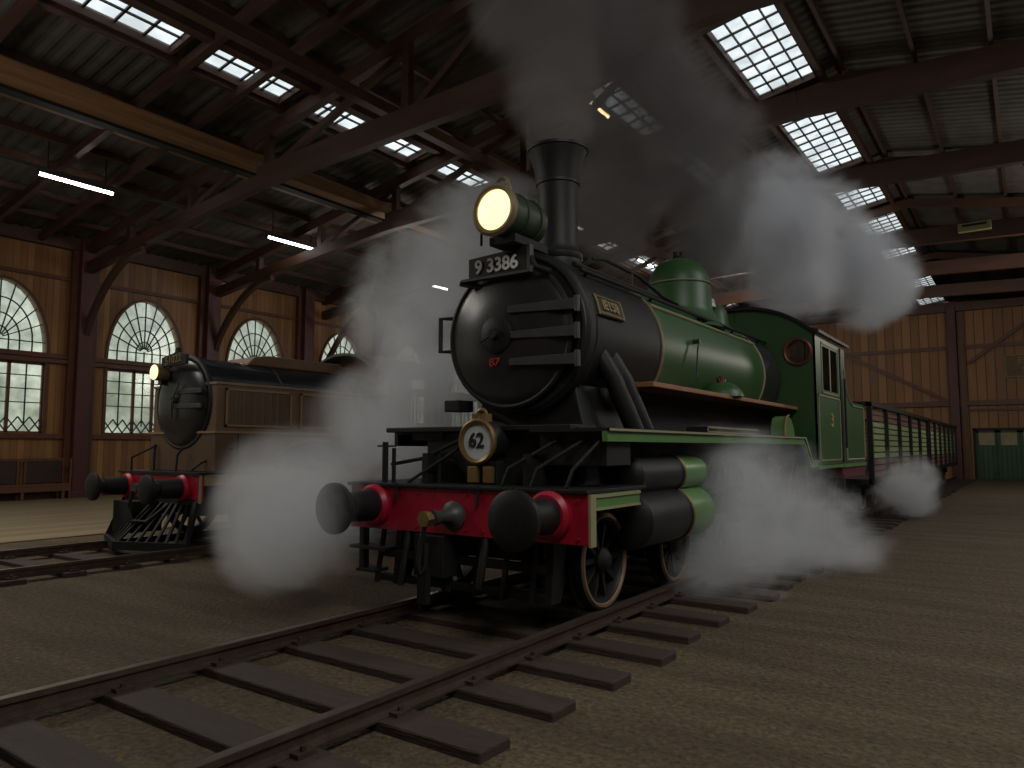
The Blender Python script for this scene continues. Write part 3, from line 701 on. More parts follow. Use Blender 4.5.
# running plate: side views as prisms
def side_band(z_top, z_bot, x0, x1, name, mt, y0=5.5, y1=12.1, yb=12.5, dz=.37, yend=12.98):
    P = [(y0, z_top), (y1, z_top), (yb, z_top - dz), (yend, z_top - dz), (yend, z_bot - dz), (yb - .04, z_bot - dz), (y1 - .04, z_bot), (y0, z_bot)]
    return MB().prism(P, 'yz', x0, x1).build(name, mt, E, False)
side_band(1.77, 1.74, cx + .55, xe1 + .02, 'running_plate', BLACK)
side_band(1.74, 1.655, xe1 - .05, xe1, 'valance', GREENL)
side_band(1.765, 1.745, xe1 + .0, xe1 + .022, 'valance_lining', CREAM)
MB().box(xe0, cx - .55, 5.75, 12.98, 1.74, 1.77).box(xe0, xe0 + .05, 5.75, 12.98, 1.62, 1.74).build('running_plate', BLACK, E, False)
MB().box(cx + .6, xe1 - .06, 5.6, 6.05, 1.45, 1.74).build('plate_support', BLACK, E, False)
m = MB(); m.prism([(11.3, 1.77), (11.33, 1.93), (11.42, 2.04), (11.56, 2.08), (11.7, 2.04), (11.84, 1.92), (11.9, 1.77)], 'yz', xe1 - .3, xe1 - .1); sp = m.build('splasher', GREENL, E)
m = MB(); m.tube([(xe1 - .1, 11.29, 1.78), (xe1 - .1, 11.32, 1.93), (xe1 - .1, 11.41, 2.05), (xe1 - .1, 11.56, 2.09)], .018, 6); m.build('splasher_edge', BRASS, sp)
m = MB().box(xe1 - .35, xe1 - .1, 8.1, 10.0, 1.77, 1.84); tb = m.build('toolbox', DARKM, E, False)
MB().box(xe1 - .1, xe1 - .09, 8.1, 10.0, 1.825, 1.845).box(xe1 - .1, xe1 - .09, 8.1, 10.0, 1.77, 1.79).box(xe1 - .1, xe1 - .09, 8.1, 8.12, 1.77, 1.84).build('toolbox_lining', CREAM, tb, False)
# front deck and buffer beam
MB().box(xe0 - .05, xe1 + .0, 5.14, 6.25, 1.235, 1.265).build('front_deck', BLACK, E, False, .005)
BB = MB().box(xe0 - .02, xe1 - .0, 5.17, 5.24, .83, 1.232).build('buffer_beam', RED, E, False, .004)
m = MB()
for i in range(14):
    for z in (.88, 1.18): m.cyl((xe0 + .1 + i * .19, 5.17, z), (xe0 + .1 + i * .19, 5.155, z), .012, n=6)
m.build('rivet', RED, BB)
MB().box(xe1 - .005, xe1 + .018, 5.17, 5.26, .82, 1.23).build('beam_edging', CREAM, BB, False)
m = MB().box(xe1 - .03, xe1, 5.26, 6.1, 1.12, 1.23); dv_ = m.build('deck_valance', GREENL, E, False)
MB().box(xe1, xe1 + .012, 5.26, 6.1, 1.2, 1.225).box(xe1, xe1 + .012, 5.26, 6.1, 1.10, 1.12).build('valance_lining', CREAM, dv_, False)
for x in (cx - 1.0, cx + .98): buffer(E, x, 5.17, 1.055, L=.56, R=.232)
CP = MB().lathe([(.13, 0), (.13, .03), (.10, .05), (.065, .10), (.05, .24), (.07, .26), (.07, .31)], (cx - .03, 5.17, 1.0), (0, -1, 0), 24).build('coupling', DARKG, E)
m = MB().cyl((cx - .03, 4.88, 1.0), (cx - .03, 4.76, 1.0), .04, n=12).lathe([(.07, 0), (.07, .07)], (cx - .03, 4.82, 1.0), (0, -1, 0), 6); m.build('coupling_nut', BRASS, CP)
m = MB().tube([(cx - .03, 4.78, .96), (cx - .06, 4.76, .8), (cx - .07, 4.74, .62), (cx - .03, 4.74, .55), (cx + .01, 4.76, .62), (cx + .0, 4.77, .8)], .022, 8).box(cx - .08, cx + .02, 4.74, 4.8, .3, .6); m.build('coupling_link', DARKM, CP)
# life guards and pilot frame below the beam
m = MB()
m.box(cx - 1.1, cx + .85, 5.3, 5.38, .55, .62).box(cx - 1.1, cx + .85, 5.3, 5.4, .32, .38).box(cx - .9, cx + .7, 5.42, 5.5, .62, .8)
for i in range(7):
    x = cx - 1.05 + i * .3; m.bar((x, 5.34, .83), (x - .04, 5.28, .3), .05, .03)
m.build('guard_frame', DARKM, E, False, .006)
for s, xx in ((-1, cx - .86), (1, cx + .86)):
    m = MB(); m.prism([(5.35, .82), (5.6, .82), (5.55, .5), (5.45, .3), (5.3, .3), (5.32, .5)], 'yz', xx - .04, xx + .04); m.build('life_guard', DARKM, E, False, .006)
m = MB(); m.box(cx - 1.28, cx - 1.22, 5.22, 5.3, .4, .83).box(cx - 1.38, cx - .9, 5.18, 5.42, .62, .65).box(cx - 1.3, cx - 1.05, 5.2, 5.4, .4, .43); m.build('front_step', DARKM, E, False, .004)
MB().box(cx - .45, cx - .1, 5.1, 5.3, .45, .82).build('draw_box', DARKM, E, False, .01)
MB().cyl((cx - .6, 5.2, .83), (cx - .6, 5.1, .35), .03).build('brake_hose', DARKM, E)
MB().cyl((cx + .3, 5.2, .83), (cx + .3, 5.1, .4), .035).build('brake_hose', DARKM, E)
# deck rails at the left front
m = MB(); x0 = cx - 1.0
m.tube([(x0 - .02, 5.3, 1.26), (x0 - .02, 5.3, 1.66)], .03, 8).tube([(x0 + .05, 5.35, 1.26), (x0 + .05, 5.35, 1.6)], .02, 8).tube([(x0 + .02, 5.35, 1.44), (x0 + .35, 5.45, 1.5), (x0 + .75, 5.65, 1.72)], .018, 8).tube([(x0 + .35, 5.45, 1.26), (x0 + .35, 5.45, 1.5)], .016, 8).tube([(x0 + .55, 5.45, 1.26), (x0 + .55, 5.45, 1.54)], .02, 8)
m.tube([(x0 - .12, 5.3, 1.62), (x0 + .12, 5.3, 1.62)], .012, 6); m.build('deck_rail', BLACK, E)
for x in (cx - 1.3, cx - .72, cx + .25, cx + .62): MB().tube([(x, 5.15, 1.1), (x, 5.15, 1.27)], .014, 6).build('lamp_iron', BLACK, E)
# headlamp on the smokebox top
hy, hzc = 5.75, 3.93
H = MB().lathe([(.17, .64), (.225, .60), (.23, .05), (.245, .03), (.245, 0.0)], (cx, hy, hzc), (0, 1, 0), 40, close=False).lathe([(.225, .60), (.0, .61)], (cx, hy, hzc), (0, 1, 0), 40, close=False).build('headlamp', GREEND, E)
MB().lathe([(.26, 0), (.265, -.04), (.235, -.06), (.205, -.05), (.20, 0), (.26, 0)], (cx, hy, hzc), (0, 1, 0), 40, close=False).build('lamp_ring', BRASSP, H)
MB().lathe([(.21, -.03), (.15, -.05), (0, -.06)], (cx, hy, hzc), (0, 1, 0), 40, close=False).build('lens', LENS, H, label='glowing lamp glass')
MB().ring((cx, hy + .24, hzc), (0, 1, 0), .235, .008, 32, 6).ring((cx, hy + .48, hzc), (0, 1, 0), .235, .01, 32, 6).build('lamp_hoop', GREEND, H)
m = MB(); m.ring((cx + .03, hy + .06, hzc + .27), (0, 1, .0), .075, .018, 20, 8).box(cx - .05, cx + .11, hy + .03, hy + .1, hzc + .2, hzc + .27); m.build('finial', BRASSP, H)
m = MB(); m.box(cx - .16, cx + .16, hy + .1, hy + .7, 3.62, 3.71).box(cx - .05, cx + .05, hy + .2, hy + .6, 3.55, 3.65).tube([(cx - .22, hy + .05, 3.62), (cx - .22, hy + .05, 3.75)], .015, 6); m.build('lamp_bracket', DARKM, H, False, .01)
area_l = None
d = bpy.data.lights.new('headlamp_beam', 'SPOT'); d.energy = 25; d.color = (1, .9, .7); d.spot_size = 1.6; d.spot_blend = 1; d.shadow_soft_size = .15
o = bpy.data.objects.new('headlamp_beam', d); C.objects.link(o); o.location = (cx, hy - .15, hzc); o.rotation_euler = (math.pi / 2, 0, 0)
o.rotation_euler = (-math.pi / 2, 0, math.pi); o.rotation_euler = (math.radians(90), 0, math.pi)
# number plate over the door
m = MB(); P = [(-.37, -.11), (.37, -.11), (.37, .15), (.28, .17), (.2, .17), (.05, .12), (-.37, .10)]
m.prism([(cx - .17 + p, 3.47 + q) for p, q in P], 'xz', 6.0, 6.05); NB = m.build('number_plate', BLACK, E, False, .006)
MB().box(cx - .62, cx + .22, 5.98, 6.07, 3.335, 3.36).box(cx + .20, cx + .235, 5.99, 6.06, 3.34, 3.62).build('plate_edging', DARKG, NB, False)
text('number', '9 3386', .20, WHITE, NB, (cx - .18, 5.995, 3.46), R_FRONT, .008, .98, bold=.004)
for m in (MB().bar((cx - .66, 6.02, 3.33), (cx - .4, 6.1, 3.27), .06, .05), MB().tube([(cx + .22, 6.03, 3.5), (cx + .3, 6.0, 3.38), (cx + .42, 6.08, 3.33)], .026, 8)): m.build('plate_bracket', DARKM, NB)
# round number lamp on the deck
lx, ly, lz = cx + .0, 5.48, 1.66
LP = MB().lathe([(.20, 0), (.205, .1), (.19, .3), (.12, .36), (0, .37)], (lx, ly, lz), (0, 1, 0), 36).build('number_lamp', BLACK, E)
MB().lathe([(.205, .01), (.215, -.03), (.195, -.045), (.165, -.03), (.165, 0), (.205, .01)], (lx, ly, lz), (0, 1, 0), 40, close=False).build('dial_ring', BRASS, LP)
MB().lathe([(.175, -.012), (.0, -.016)], (lx, ly, lz), (0, 1, 0), 40, close=False).build('dial', DIAL, LP)
text('dial_number', '62', .19, DARKM, LP, (lx - .01, ly - .022, lz + .005), R_FRONT, .004, .95, bold=.004)
m = MB().ring((lx, ly + .05, lz + .25), (0, 1, 0), .05, .018, 16, 8).box(lx - .08, lx - .03, ly, ly + .1, lz + .18, lz + .26).box(lx + .03, lx + .08, ly, ly + .1, lz + .18, lz + .26); m.build('lamp_loop', BRASS, LP)
m = MB().box(lx - .11, lx + .0, ly - .03, ly + .02, 1.28, 1.43); m.build('lamp_foot', BRASS, LP, False, .006); m = MB().box(lx + .07, lx + .17, ly - .03, ly + .02, 1.28, 1.43); m.build('lamp_foot', BRASS, LP, False, .006)
MB().box(lx - .16, lx + .2, ly + .02, ly + .25, 1.26, 1.48).build('lamp_base', DARKM, LP, False, .01)
# cylinders: steam chest above, main cylinder below, each side
for s in (1, -1):
    xs = cx + s * 1.08
    for zc, r_, nm in ((1.34, .185, 'steam_chest'), (.92, .27, 'cylinder')):
        f = MB().lathe([(r_ * .45, -.06), (r_ * .8, -.04), (r_, .0), (r_, .95), (r_ + .012, .96)], (xs, 6.35, zc), (0, 1, 0), 32).build(nm, BLACK, E)
        MB().lathe([(r_, 0), (r_, .62), (r_ * .93, .68), (r_ * .6, .72), (0, .73)], (xs, 7.33, zc), (0, 1, 0), 32).build('end_cover', GREENL, f)
        MB().ring((xs, 7.33, zc), (0, 1, 0), r_ + .005, .018, 32, 6).build('brass_ring', BRASS, f)
    MB().box(xs - .2, xs + .1, 6.4, 7.6, 1.1, 1.3).build('cylinder_block', DARKM, E, False)
    MB().cyl((xs, 7.9, .92), (xs, 9.0, .92), .035).box(xs - .06, xs + .06, 8.7, 9.0, .82, 1.02).box(xs - .04, xs + .04, 8.0, 9.6, 1.06, 1.12).build('piston_rod', DARKG, E)
    MB().bar((xs, 8.95, .92), (xs - s * .05, 11.2, .72), .05, .1).build('connecting_rod', DARKG, E, False, .01)
    MB().bar((xs - s * .1, 9.4, .72), (xs - s * .1, 11.2, .72), .04, .09).bar((xs - s * .1, 11.2, .72), (xs - s * .1, 13.0, .72), .04, .09).build('coupling_rod', DARKG, E, False, .01)
    for y in (9.45, 11.2, 12.9): MB().cyl((cx + s * .8, y, .72), (xs + s * .05, y, .72), .06).build('crank_pin', DARKG, E)
    for y, r_, nsp in ((6.0, .43, 10), (7.6, .40, 10), (9.45, .66, 14), (11.2, .66, 14), (12.9, .66, 14), (15.9, .42, 10)): wheel(E, WX + s * .84, y, r_, s, nsp)
m = MB()
for y, r_ in ((6.0, .43), (7.6, .40), (9.45, .66), (11.2, .66), (12.9, .66), (15.9, .42)): 
    ax = MB().cyl((WX - .82, y, RZ + r_), (WX + .82, y, RZ + r_), .07).build('axle', DARKM, E)
# cab
cy0, cy1, ch, cxl, cxr = 12.95, 15.15, 3.50, 2 * cx + 2.86, -2.86
def arc(x): # roof height across the cab
    u = (x - cx) / (cxr - cx); return 3.52 + .50 * (1 - abs(u) ** 2.4)
m = MB(); wcx, wz, wr = -3.14, 3.22, .215
for s in (1, -1):
    # spectacle plate built round the round window
    X = lambda x: x if s > 0 else 2 * cx - x
    n = 32; circ = [(wcx + wr * math.cos(2 * math.pi * i / n), wz + wr * math.sin(2 * math.pi * i / n)) for i in range(n)]
    def outer(q):
        c, si = math.cos(q), math.sin(q); best = 9
        t = 0
        while t < 3:
            t += .01; x, z = wcx + t * c, wz + t * si
            if x > cxr or x < cx or z > arc(x) or z < 1.35: break
        t -= .01; return (min(max(wcx + t * c, cx), cxr), wz + t * si)
    an = sorted([2 * math.pi * i / 64 for i in range(64)] + [math.atan2(1.36 - wz, cxr - wcx) % (2 * math.pi), math.atan2(1.36 - wz, cx - wcx) % (2 * math.pi), math.atan2(arc(cxr) - wz, cxr - wcx) % (2 * math.pi), math.atan2(arc(cx) - wz, cx - wcx) % (2 * math.pi)])
    inn = [(wcx + wr * math.cos(q), wz + wr * math.sin(q)) for q in an]; ou = [outer(q) for q in an]
    for i in range(len(an)):
        j = (i + 1) % len(an)
        m.prism([(X(p[0]), p[1]) for p in (inn[i], ou[i], ou[j], inn[j])], 'xz', cy0, cy0 + .05)
CB = m.build('cab_front', GREEN, E, False)
for s in (1, -1):
    x = wcx if s > 0 else 2 * cx - wcx
    MB().ring((x, cy0 - .01, wz), (0, 1, 0), wr, .03, 36, 8).build('window_ring', COPPER, CB)
    MB().lathe([(wr, 0), (0, .002)], (x, cy0 + .03, wz), (0, 1, 0), 36, close=False).build('round_glass', GLASSC, CB)
# cab sides with window opening
wy0, wy1, wz0, wz1 = 13.45, 14.62, 2.60, 3.36
for s in (1, -1):
    X = lambda x: x if s > 0 else 2 * cx - x
    a, b = X(cxr - .04), X(cxr); m = MB()
    for (p, q, u, v) in ((cy0, wy0, 1.32, ch), (wy1, cy1, 1.32, ch), (wy0, wy1, 1.32, wz0), (wy0, wy1, wz1, ch)): m.box(min(a, b), max(a, b), p, q, u, v)
    SD = m.build('cab_side', GREEN, E, False)
    e0, e1 = sorted((X(cxr + .002), X(cxr + .012)))
    l = MB(); w = .025
    def frame(y0, y1, z0, z1, L_=l):
        L_.box(e0, e1, y0, y1, z0, z0 + w).box(e0, e1, y0, y1, z1 - w, z1).box(e0, e1, y0, y0 + w * 1.6, z0, z1).box(e0, e1, y1 - w * 1.6, y1, z0, z1)
    frame(cy0 + .08, 14.75, 1.38, 2.5); frame(wy0 - .1, wy1 + .1, wz0 - .06, wz1 + .06)
    l.build('side_lining', CREAM, SD, False)
    MB().box(min(X(cxr - .03), X(cxr - .02)), max(X(cxr - .03), X(cxr - .02)), wy0, wy1, wz0, wz1).build('side_glass', GLASSC, SD, False)
    MB().box(e0, e1, wy0 + .5, wy0 + .56, wz0, wz1).build('glazing_bar', CREAM, SD, False)
    MB().box(e0, e1 + .01 if s > 0 else e1, 14.82, 14.94, 1.34, 3.46).build('door_gap', BLACK, SD, False)
    m = MB(); m.tube([(X(cxr + .05), 15.0, 1.6), (X(cxr + .05), 15.0, 2.9)], .018, 8); m.build('grab_rail', BLACK, SD)
text('cab_number', '3', .34, GOLD, E, (cxr + .004, 14.05, 2.08), R_SIDE, .006, 1.3, bold=.004)
m = MB(); N_ = 24
for i in range(N_):
    x0 = cxl - .08 + (cxr - cxl + .16) * i / N_; x1 = cxl - .08 + (cxr - cxl + .16) * (i + 1) / N_
    cl = lambda x: arc(min(max(x, cxl), cxr))
    m.prism([(x0, cl(x0)), (x1, cl(x1)), (x1, cl(x1) + .05), (x0, cl(x0) + .05)], 'xz', cy0 - .08, cy1 + .25)
m.build('cab_roof', BLACK, E, False)
MB().box(cxl + .04, cxr - .04, cy0 + .1, cy1, 1.3, 1.36).box(cxl + .1, cxr - .1, cy1 - .1, cy1 - .05, 1.3, 2.6).build('cab_floor', DARKM, E, False)
# bunker behind the cab
for s in (1, -1):
    X = lambda x: x if s > 0 else 2 * cx - x
    P = [(cy1 + .02, 1.32), (17.15, 1.32), (17.15, 2.50), (15.95, 2.50), (15.72, 2.55), (15.5, 2.68), (15.36, 2.86), (15.32, 3.1), (15.30, ch), (cy1 + .02, ch)]
    a, b = sorted((X(cxr - .04), X(cxr))); BK = MB().prism(P, 'yz', a, b).build('bunker_side', GREEN, E, False)
    e = X(cxr + .008); pts = [(15.24, 1.38), (17.08, 1.38), (17.08, 2.43), (15.93, 2.43), (15.68, 2.5), (15.44, 2.63), (15.29, 2.83), (15.24, 3.1), (15.24, 1.38)]
    MB().tube([(e, p, q) for p, q in pts], .016, 5).build('bunker_lining', CREAM, BK)
MB().box(cxl + .04, cxr - .04, 17.1, 17.15, 1.32, 2.5).box(cxl + .04, cxr - .04, 15.6, 17.1, 2.2, 2.25).build('bunker_back', GREEN, E, False)
MB().box(cxl, cxr + .01, 14.95, 17.2, 1.24, 1.31).box(cxr - .03, cxr + .01, 12.9, 14.9, 1.25, 1.31).build('bunker_footing', GREENL, E, False)
MB().box(cxl + .05, cxr - .03, 14.95, 17.2, 1.04, 1.235).build('rear_beam', REDP, E, False, .01)
m = MB(); m.box(cxr - .12, cxr - .02, 15.0, 15.1, .5, 1.1).box(cxr - .3, cxr - .02, 15.0, 15.3, .5, .54).box(cxr - .3, cxr - .02, 15.0, 15.3, .8, .83); m.build('cab_step', DARKM, E, False)
for x in (cx - .75, cx + .7): MB().box(x, x + .05, 14.6, 17.2, .45, 1.24).build('rear_frame', DARKM, E, False)

# ---------------- goods wagons behind the green engine
def wagon(y0, y1, label):
    xc, hw = cx, 1.35; t = thing('goods_wagon', label, 'railway wagon', (xc, y0, 0), 'slatted wagons behind the green engine')
    m = MB(); m.box(xc - hw, xc + hw, y0, y1, .82, .92).box(xc + .8, xc + .95, y0, y1, .62, .82).box(xc - .95, xc - .8, y0, y1, .62, .82)
    m.build('underframe', DARKM, t, False)
    zs = [.95 + i * .142 for i in range(11)]
    for s in (1, -1):
        x = xc + s * (hw - .05)
        for i, z in enumerate(zs):
            MB().box(x - .02, x + .02, y0 + .05, y1 - .05, z, z + .105).build('side_slat', SLATP if i in (0, 1, 2, 9, 10) else SLATG, t, False)
    x = xc
    for yy in (y0 + .06, y1 - .06):
        for i, z in enumerate(zs): MB().box(xc - hw + .1, xc + hw - .1, yy - .02, yy + .02, z, z + .105).build('end_slat', SLATP, t, False)
    n = max(3, round((y1 - y0) / 2.05))
    for s in (1, -1):
        for i in range(n + 1):
            y = y0 + .06 + (y1 - y0 - .12) * i / n
            MB().box(xc + s * hw - .05, xc + s * hw + .05, y - .06, y + .06, .8, 2.58).build('post', BLACK, t, False)
        MB().box(xc + s * hw - .06, xc + s * hw + .06, y0, y1, 2.52, 2.62).build('top_rail', BLACK, t, False)
    MB().box(xc - hw, xc + hw, y0, y0 + .1, 2.52, 2.62).box(xc - hw, xc + hw, y1 - .1, y1, 2.52, 2.62).build('end_rail', BLACK, t, False)
    for s in (1, -1):
        for y in (y0 + 1.3, y0 + 2.9, y1 - 2.9, y1 - 1.3): wheel(t, xc + s * .86, y, .38, s, 8)
        for y in (y0 + 2.1, y1 - 2.1): MB().box(xc + s * .97, xc + s * 1.03, y - 1.1, y + 1.1, .5, .66).build('bogie_frame', DARKM, t, False, .01)
wagon(17.75, 28.9, 'slatted green and maroon goods wagon coupled behind the green engine')
wagon(29.3, 40.6, 'second slatted goods wagon, furthest back along the far wall end of the track')

# ---------------- the brown engine
bx = -11.05; bd = -10.97; yb = 6.37
B = thing('steam_locomotive', 'boxy brown steam engine with black boiler and red buffer beam before the windows', 'steam locomotive', (bx, yb, 0))
h0, h1 = bx - 1.24, bx + 1.0
MB().box(h0, h1, yb, yb + .07, .80, 1.2).build('buffer_beam', RED, B, False, .004)
MB().box(h0 - .03, h1 + .02, yb - .03, 12.2, 1.2, 1.235).build('running_plate', BLACK, B, False)
MB().box(h1 - .03, h1, yb + .08, 12.2, 1.04, 1.195).build('valance', TANP, B, False)
MB().box(h1 - .003, h1 + .015, yb - .005, yb + .03, .78, 1.2).box(h1, h1 + .012, yb + .1, 12.2, 1.185, 1.2).build('beam_edging', CREAM, B, False)
for x in (bx - .95, bx + .60): buffer(B, x, yb, 1.0, L=.6, R=.215)
MB().lathe([(.13, 0), (.13, .03), (.07, .08), (.06, .25), (.08, .27), (.08, .34)], (bx - .2, yb, .98), (0, -1, 0), 20).build('coupling', DARKG, B)
MB().box(bx - .5, bx - .42, 6.5, 12, .55, 1.2).box(bx + .42, bx + .5, 6.5, 12, .55, 1.2).box(bx - .42, bx + .42, 6.7, 9, .8, 1.2).build('frame', DARKM, B, False)
# casing
m = MB()
m.box(bx - .82, bx + .98, 6.62, 10.9, 1.235, 1.84); m.build('lower_casing', BROWND, B, False, .015)
MB().box(bx - .80, bx + .95, 6.64, 10.9, 1.84, 2.6).build('upper_casing', BROWNP, B, False, .02)
MB().box(bx - .84, bx + 1.0, 6.60, 10.9, 1.825, 1.86).box(bx - .82, bx + .97, 6.62, 10.9, 2.575, 2.61).build('casing_moulding', TANP, B, False)
for a, b in ((6.78, 8.02), (8.2, 9.6), (9.75, 10.85)):
    P = MB().box(bx + .95, bx + .965, a, b, 1.93, 2.52).build('casing_panel', PANELB, B, False)
    m = MB(); x0, x1 = bx + .96, bx + .98
    m.box(x0, x1, a, b, 2.49, 2.52).box(x0, x1, a, b, 1.93, 1.96).box(x0, x1, a, a + .035, 1.93, 2.52).box(x0, x1, b - .035, b, 1.93, 2.52); m.build('panel_moulding', TANP, P, False)
MB().box(bx + .98, bx + .99, 7.0, 7.02, 1.25, 1.83).build('panel_joint', DARKM, B, False)
# wheel arch moulding on the lower casing
m = MB(); AR = [(8.5 + .85 * math.cos(q), 1.24 + .5 * math.sin(q)) for q in [math.pi * i / 20 for i in range(21)]]
m.prism(AR, 'yz', bx + .98, bx + 1.0); SPL = m.build('splasher', BLACK, B, False)
MB().tube([(bx + 1.0, p, q) for p, q in AR], .018, 6).build('splasher_edge', TANP, SPL)
# boiler and door
MB().lathe([(.70, 0), (.74, .03), (.74, .2), (.72, .22), (.72, 4.0)], (bd, 6.65, 2.32), (0, 1, 0), 56).build('boiler', STEELB, B)
for y in (8.0, 9.6): MB().ring((bd, y, 2.32), (0, 1, 0), .722, .018, 56, 6).build('boiler_band', DARKG, B)
DD = MB().lathe([(.68, .03), (.68, -.03), (.64, -.06), (.5, -.1), (.25, -.13), (0, -.14)], (bd - .02, 6.65, 2.31), (0, 1, 0), 56).build('smokebox_door', BLACKG, B)
MB().ring((bd, 6.65, 2.32), (0, 1, 0), .72, .045, 56, 8).build('door_rim', BLACK, DD)
for z in (2.48, 2.25): MB().bar((bd - .05, 6.5, z), (bd + .62, 6.55, z), .03, .07).build('hinge_strap', DARKG, DD, False, .005)
MB().cyl((bd - .05, 6.55, 2.35), (bd - .05, 6.45, 2.35), .05).bar((bd - .05, 6.46, 2.35), (bd + .12, 6.46, 2.62), .02, .03).bar((bd - .05, 6.46, 2.35), (bd - .05, 6.46, 2.05), .02, .03).build('door_handle', DARKG, DD)
m = MB().prism([(bd - .32, 2.88), (bd + .36, 2.90), (bd + .36, 3.05), (bd + .14, 3.09), (bd + .12, 3.17), (bd + .06, 3.17), (bd + .04, 3.09), (bd - .32, 3.03)], 'xz', 6.42, 6.47); NP2 = m.build('number_plate', BLACK, B, False, .004)
text('number', '51022', .17, SIGNL, NP2, (bd + .02, 6.415, 2.98), R_FRONT @ Matrix.Rotation(.10, 3, 'Z'), .006, 1.05, bold=.002)
LM = MB().lathe([(.125, 0), (.13, .05), (.12, .2), (.07, .24), (0, .24)], (bd - .38, 6.34, 2.80), (0, 1, 0), 28).build('headlamp', BRASSP, B)
MB().lathe([(.12, -.005), (.08, -.025), (0, -.03)], (bd - .38, 6.34, 2.80), (0, 1, 0), 28, close=False).build('lens', LENS, LM, label='glowing lamp glass')
MB().box(bd - .54, bd - .44, 6.5, 6.8, 2.62, 2.74).build('lamp_bracket', DARKM, LM, False)
# top fairing, cab
MB().prism([(7.55, 2.98), (7.7, 3.13), (8.0, 3.18), (9.6, 3.18), (9.8, 3.05), (9.8, 2.98)], 'yz', bd - .45, bd + .3).build('top_fairing', BROWNP, B, False, .03)
def arcb(x, n=2.4): return 2.95 + .46 * (1 - abs((x - bx) / 1.0) ** n)
m = MB(); N_ = 20; prof = [(bx - 1.0 + 2.0 * i / N_, arcb(bx - 1.0 + 2.0 * i / N_)) for i in range(N_ + 1)]
m.prism(prof + [(bx + 1.0, 1.24), (bx - 1.0, 1.24)], 'xz', 10.3, 10.36)
m.box(bx + .96, bx + 1.0, 10.36, 12.1, 1.24, 2.1).box(bx - 1.0, bx - .96, 10.36, 12.1, 1.24, 2.1).box(bx + .96, bx + 1.0, 10.36, 10.9, 2.1, 2.95).box(bx + .96, bx + 1.0, 11.9, 12.1, 2.1, 2.95).box(bx - 1.0, bx - .96, 10.36, 12.1, 2.1, 2.95)
m.build('cab', BROWNP, B, False)
m = MB()
for i in range(N_):
    p, q = prof[i], prof[i + 1]; m.prism([p, q, (q[0], q[1] + .05), (p[0], p[1] + .05)], 'xz', 9.95, 12.3)
m.build('cab_roof', DARKG, B, False)
MB().tube([(bx + 1.06, 11.0, 1.3), (bx + 1.06, 11.0, 2.7)], .02, 8).build('grab_rail', WHITE, B)
# pilot (cowcatcher)
m = MB(); pz0, pz1 = RZ - .06, .80; n = 15
for i in range(n):
    u = i / (n - 1) * 2 - 1; xt = bx - .05 + u * .92; xb = bx - .1 + u * 1.12; yt = yb + .0; ybm = yb - .20 - .42 * (1 - abs(u))
    m.bar((xt, yt, pz1), (xb, ybm, pz0 + .08), .045, .03)
m.bar((bx - 1.22, yb - .2, pz0 + .06), (bx - .1, yb - .64, pz0 + .06), .06, .12); m.bar((bx - .1, yb - .64, pz0 + .06), (bx + 1.04, yb - .2, pz0 + .06), .06, .12)
m.bar((bx - 1.0, yb, pz1 + .0), (bx + .9, yb, pz1 + .0), .08, .08); m.bar((bx + .95, yb, pz1), (bx + 1.02, yb - .2, pz0 + .06), .06, .08)
m.bar((bx - 1.05, yb, pz1), (bx - 1.2, yb - .2, pz0 + .06), .06, .08)
m.build('pilot', DARKM, B, False)
MB().box(bx - .85, bx - .3, yb - .3, yb + .2, .3, .78).build('pilot_bracket', DARKM, B, False, .01)
MB().tube([(bx - .2, yb - .34, .95), (bx - .25, yb - .38, .7), (bx - .1, yb - .38, .5), (bx + .15, yb - .3, .5), (bx + .3, yb - .05, .75)], .03, 8).build('brake_hose', DARKM, B)
# rails on the front deck
for pts in ([(bx - .95, yb + .02, 1.0), (bx - .95, yb + .02, 1.45), (bx - .3, yb + .5, 1.85)], [(bx - .6, yb + .2, 1.24), (bx - .6, yb + .2, 1.66)], [(bx - .4, yb + .3, 1.24), (bx - .4, yb + .3, 1.78)], [(bx + .2, yb + .1, 1.24), (bx + .2, yb + .12, 1.5), (bx + .3, yb + .15, 1.6)], [(bx + .62, yb + .1, 1.26), (bx + .72, yb + .2, 1.38), (bx + 1.0, yb + .55, 1.6)]):
    MB().tube(pts, .018, 8).build('deck_rail', BLACK, B)
for s in (1, -1):
    for y, r_ in ((7.45, .44), (8.95, .55), (10.6, .55)): wheel(B, bx + s * .9, y, r_, s, 12)
for y, r_ in ((7.45, .44), (8.95, .55), (10.6, .55)): MB().cyl((bx - .9, y, RZ + r_), (bx + .9, y, RZ + r_), .06).build('axle', DARKM, B)

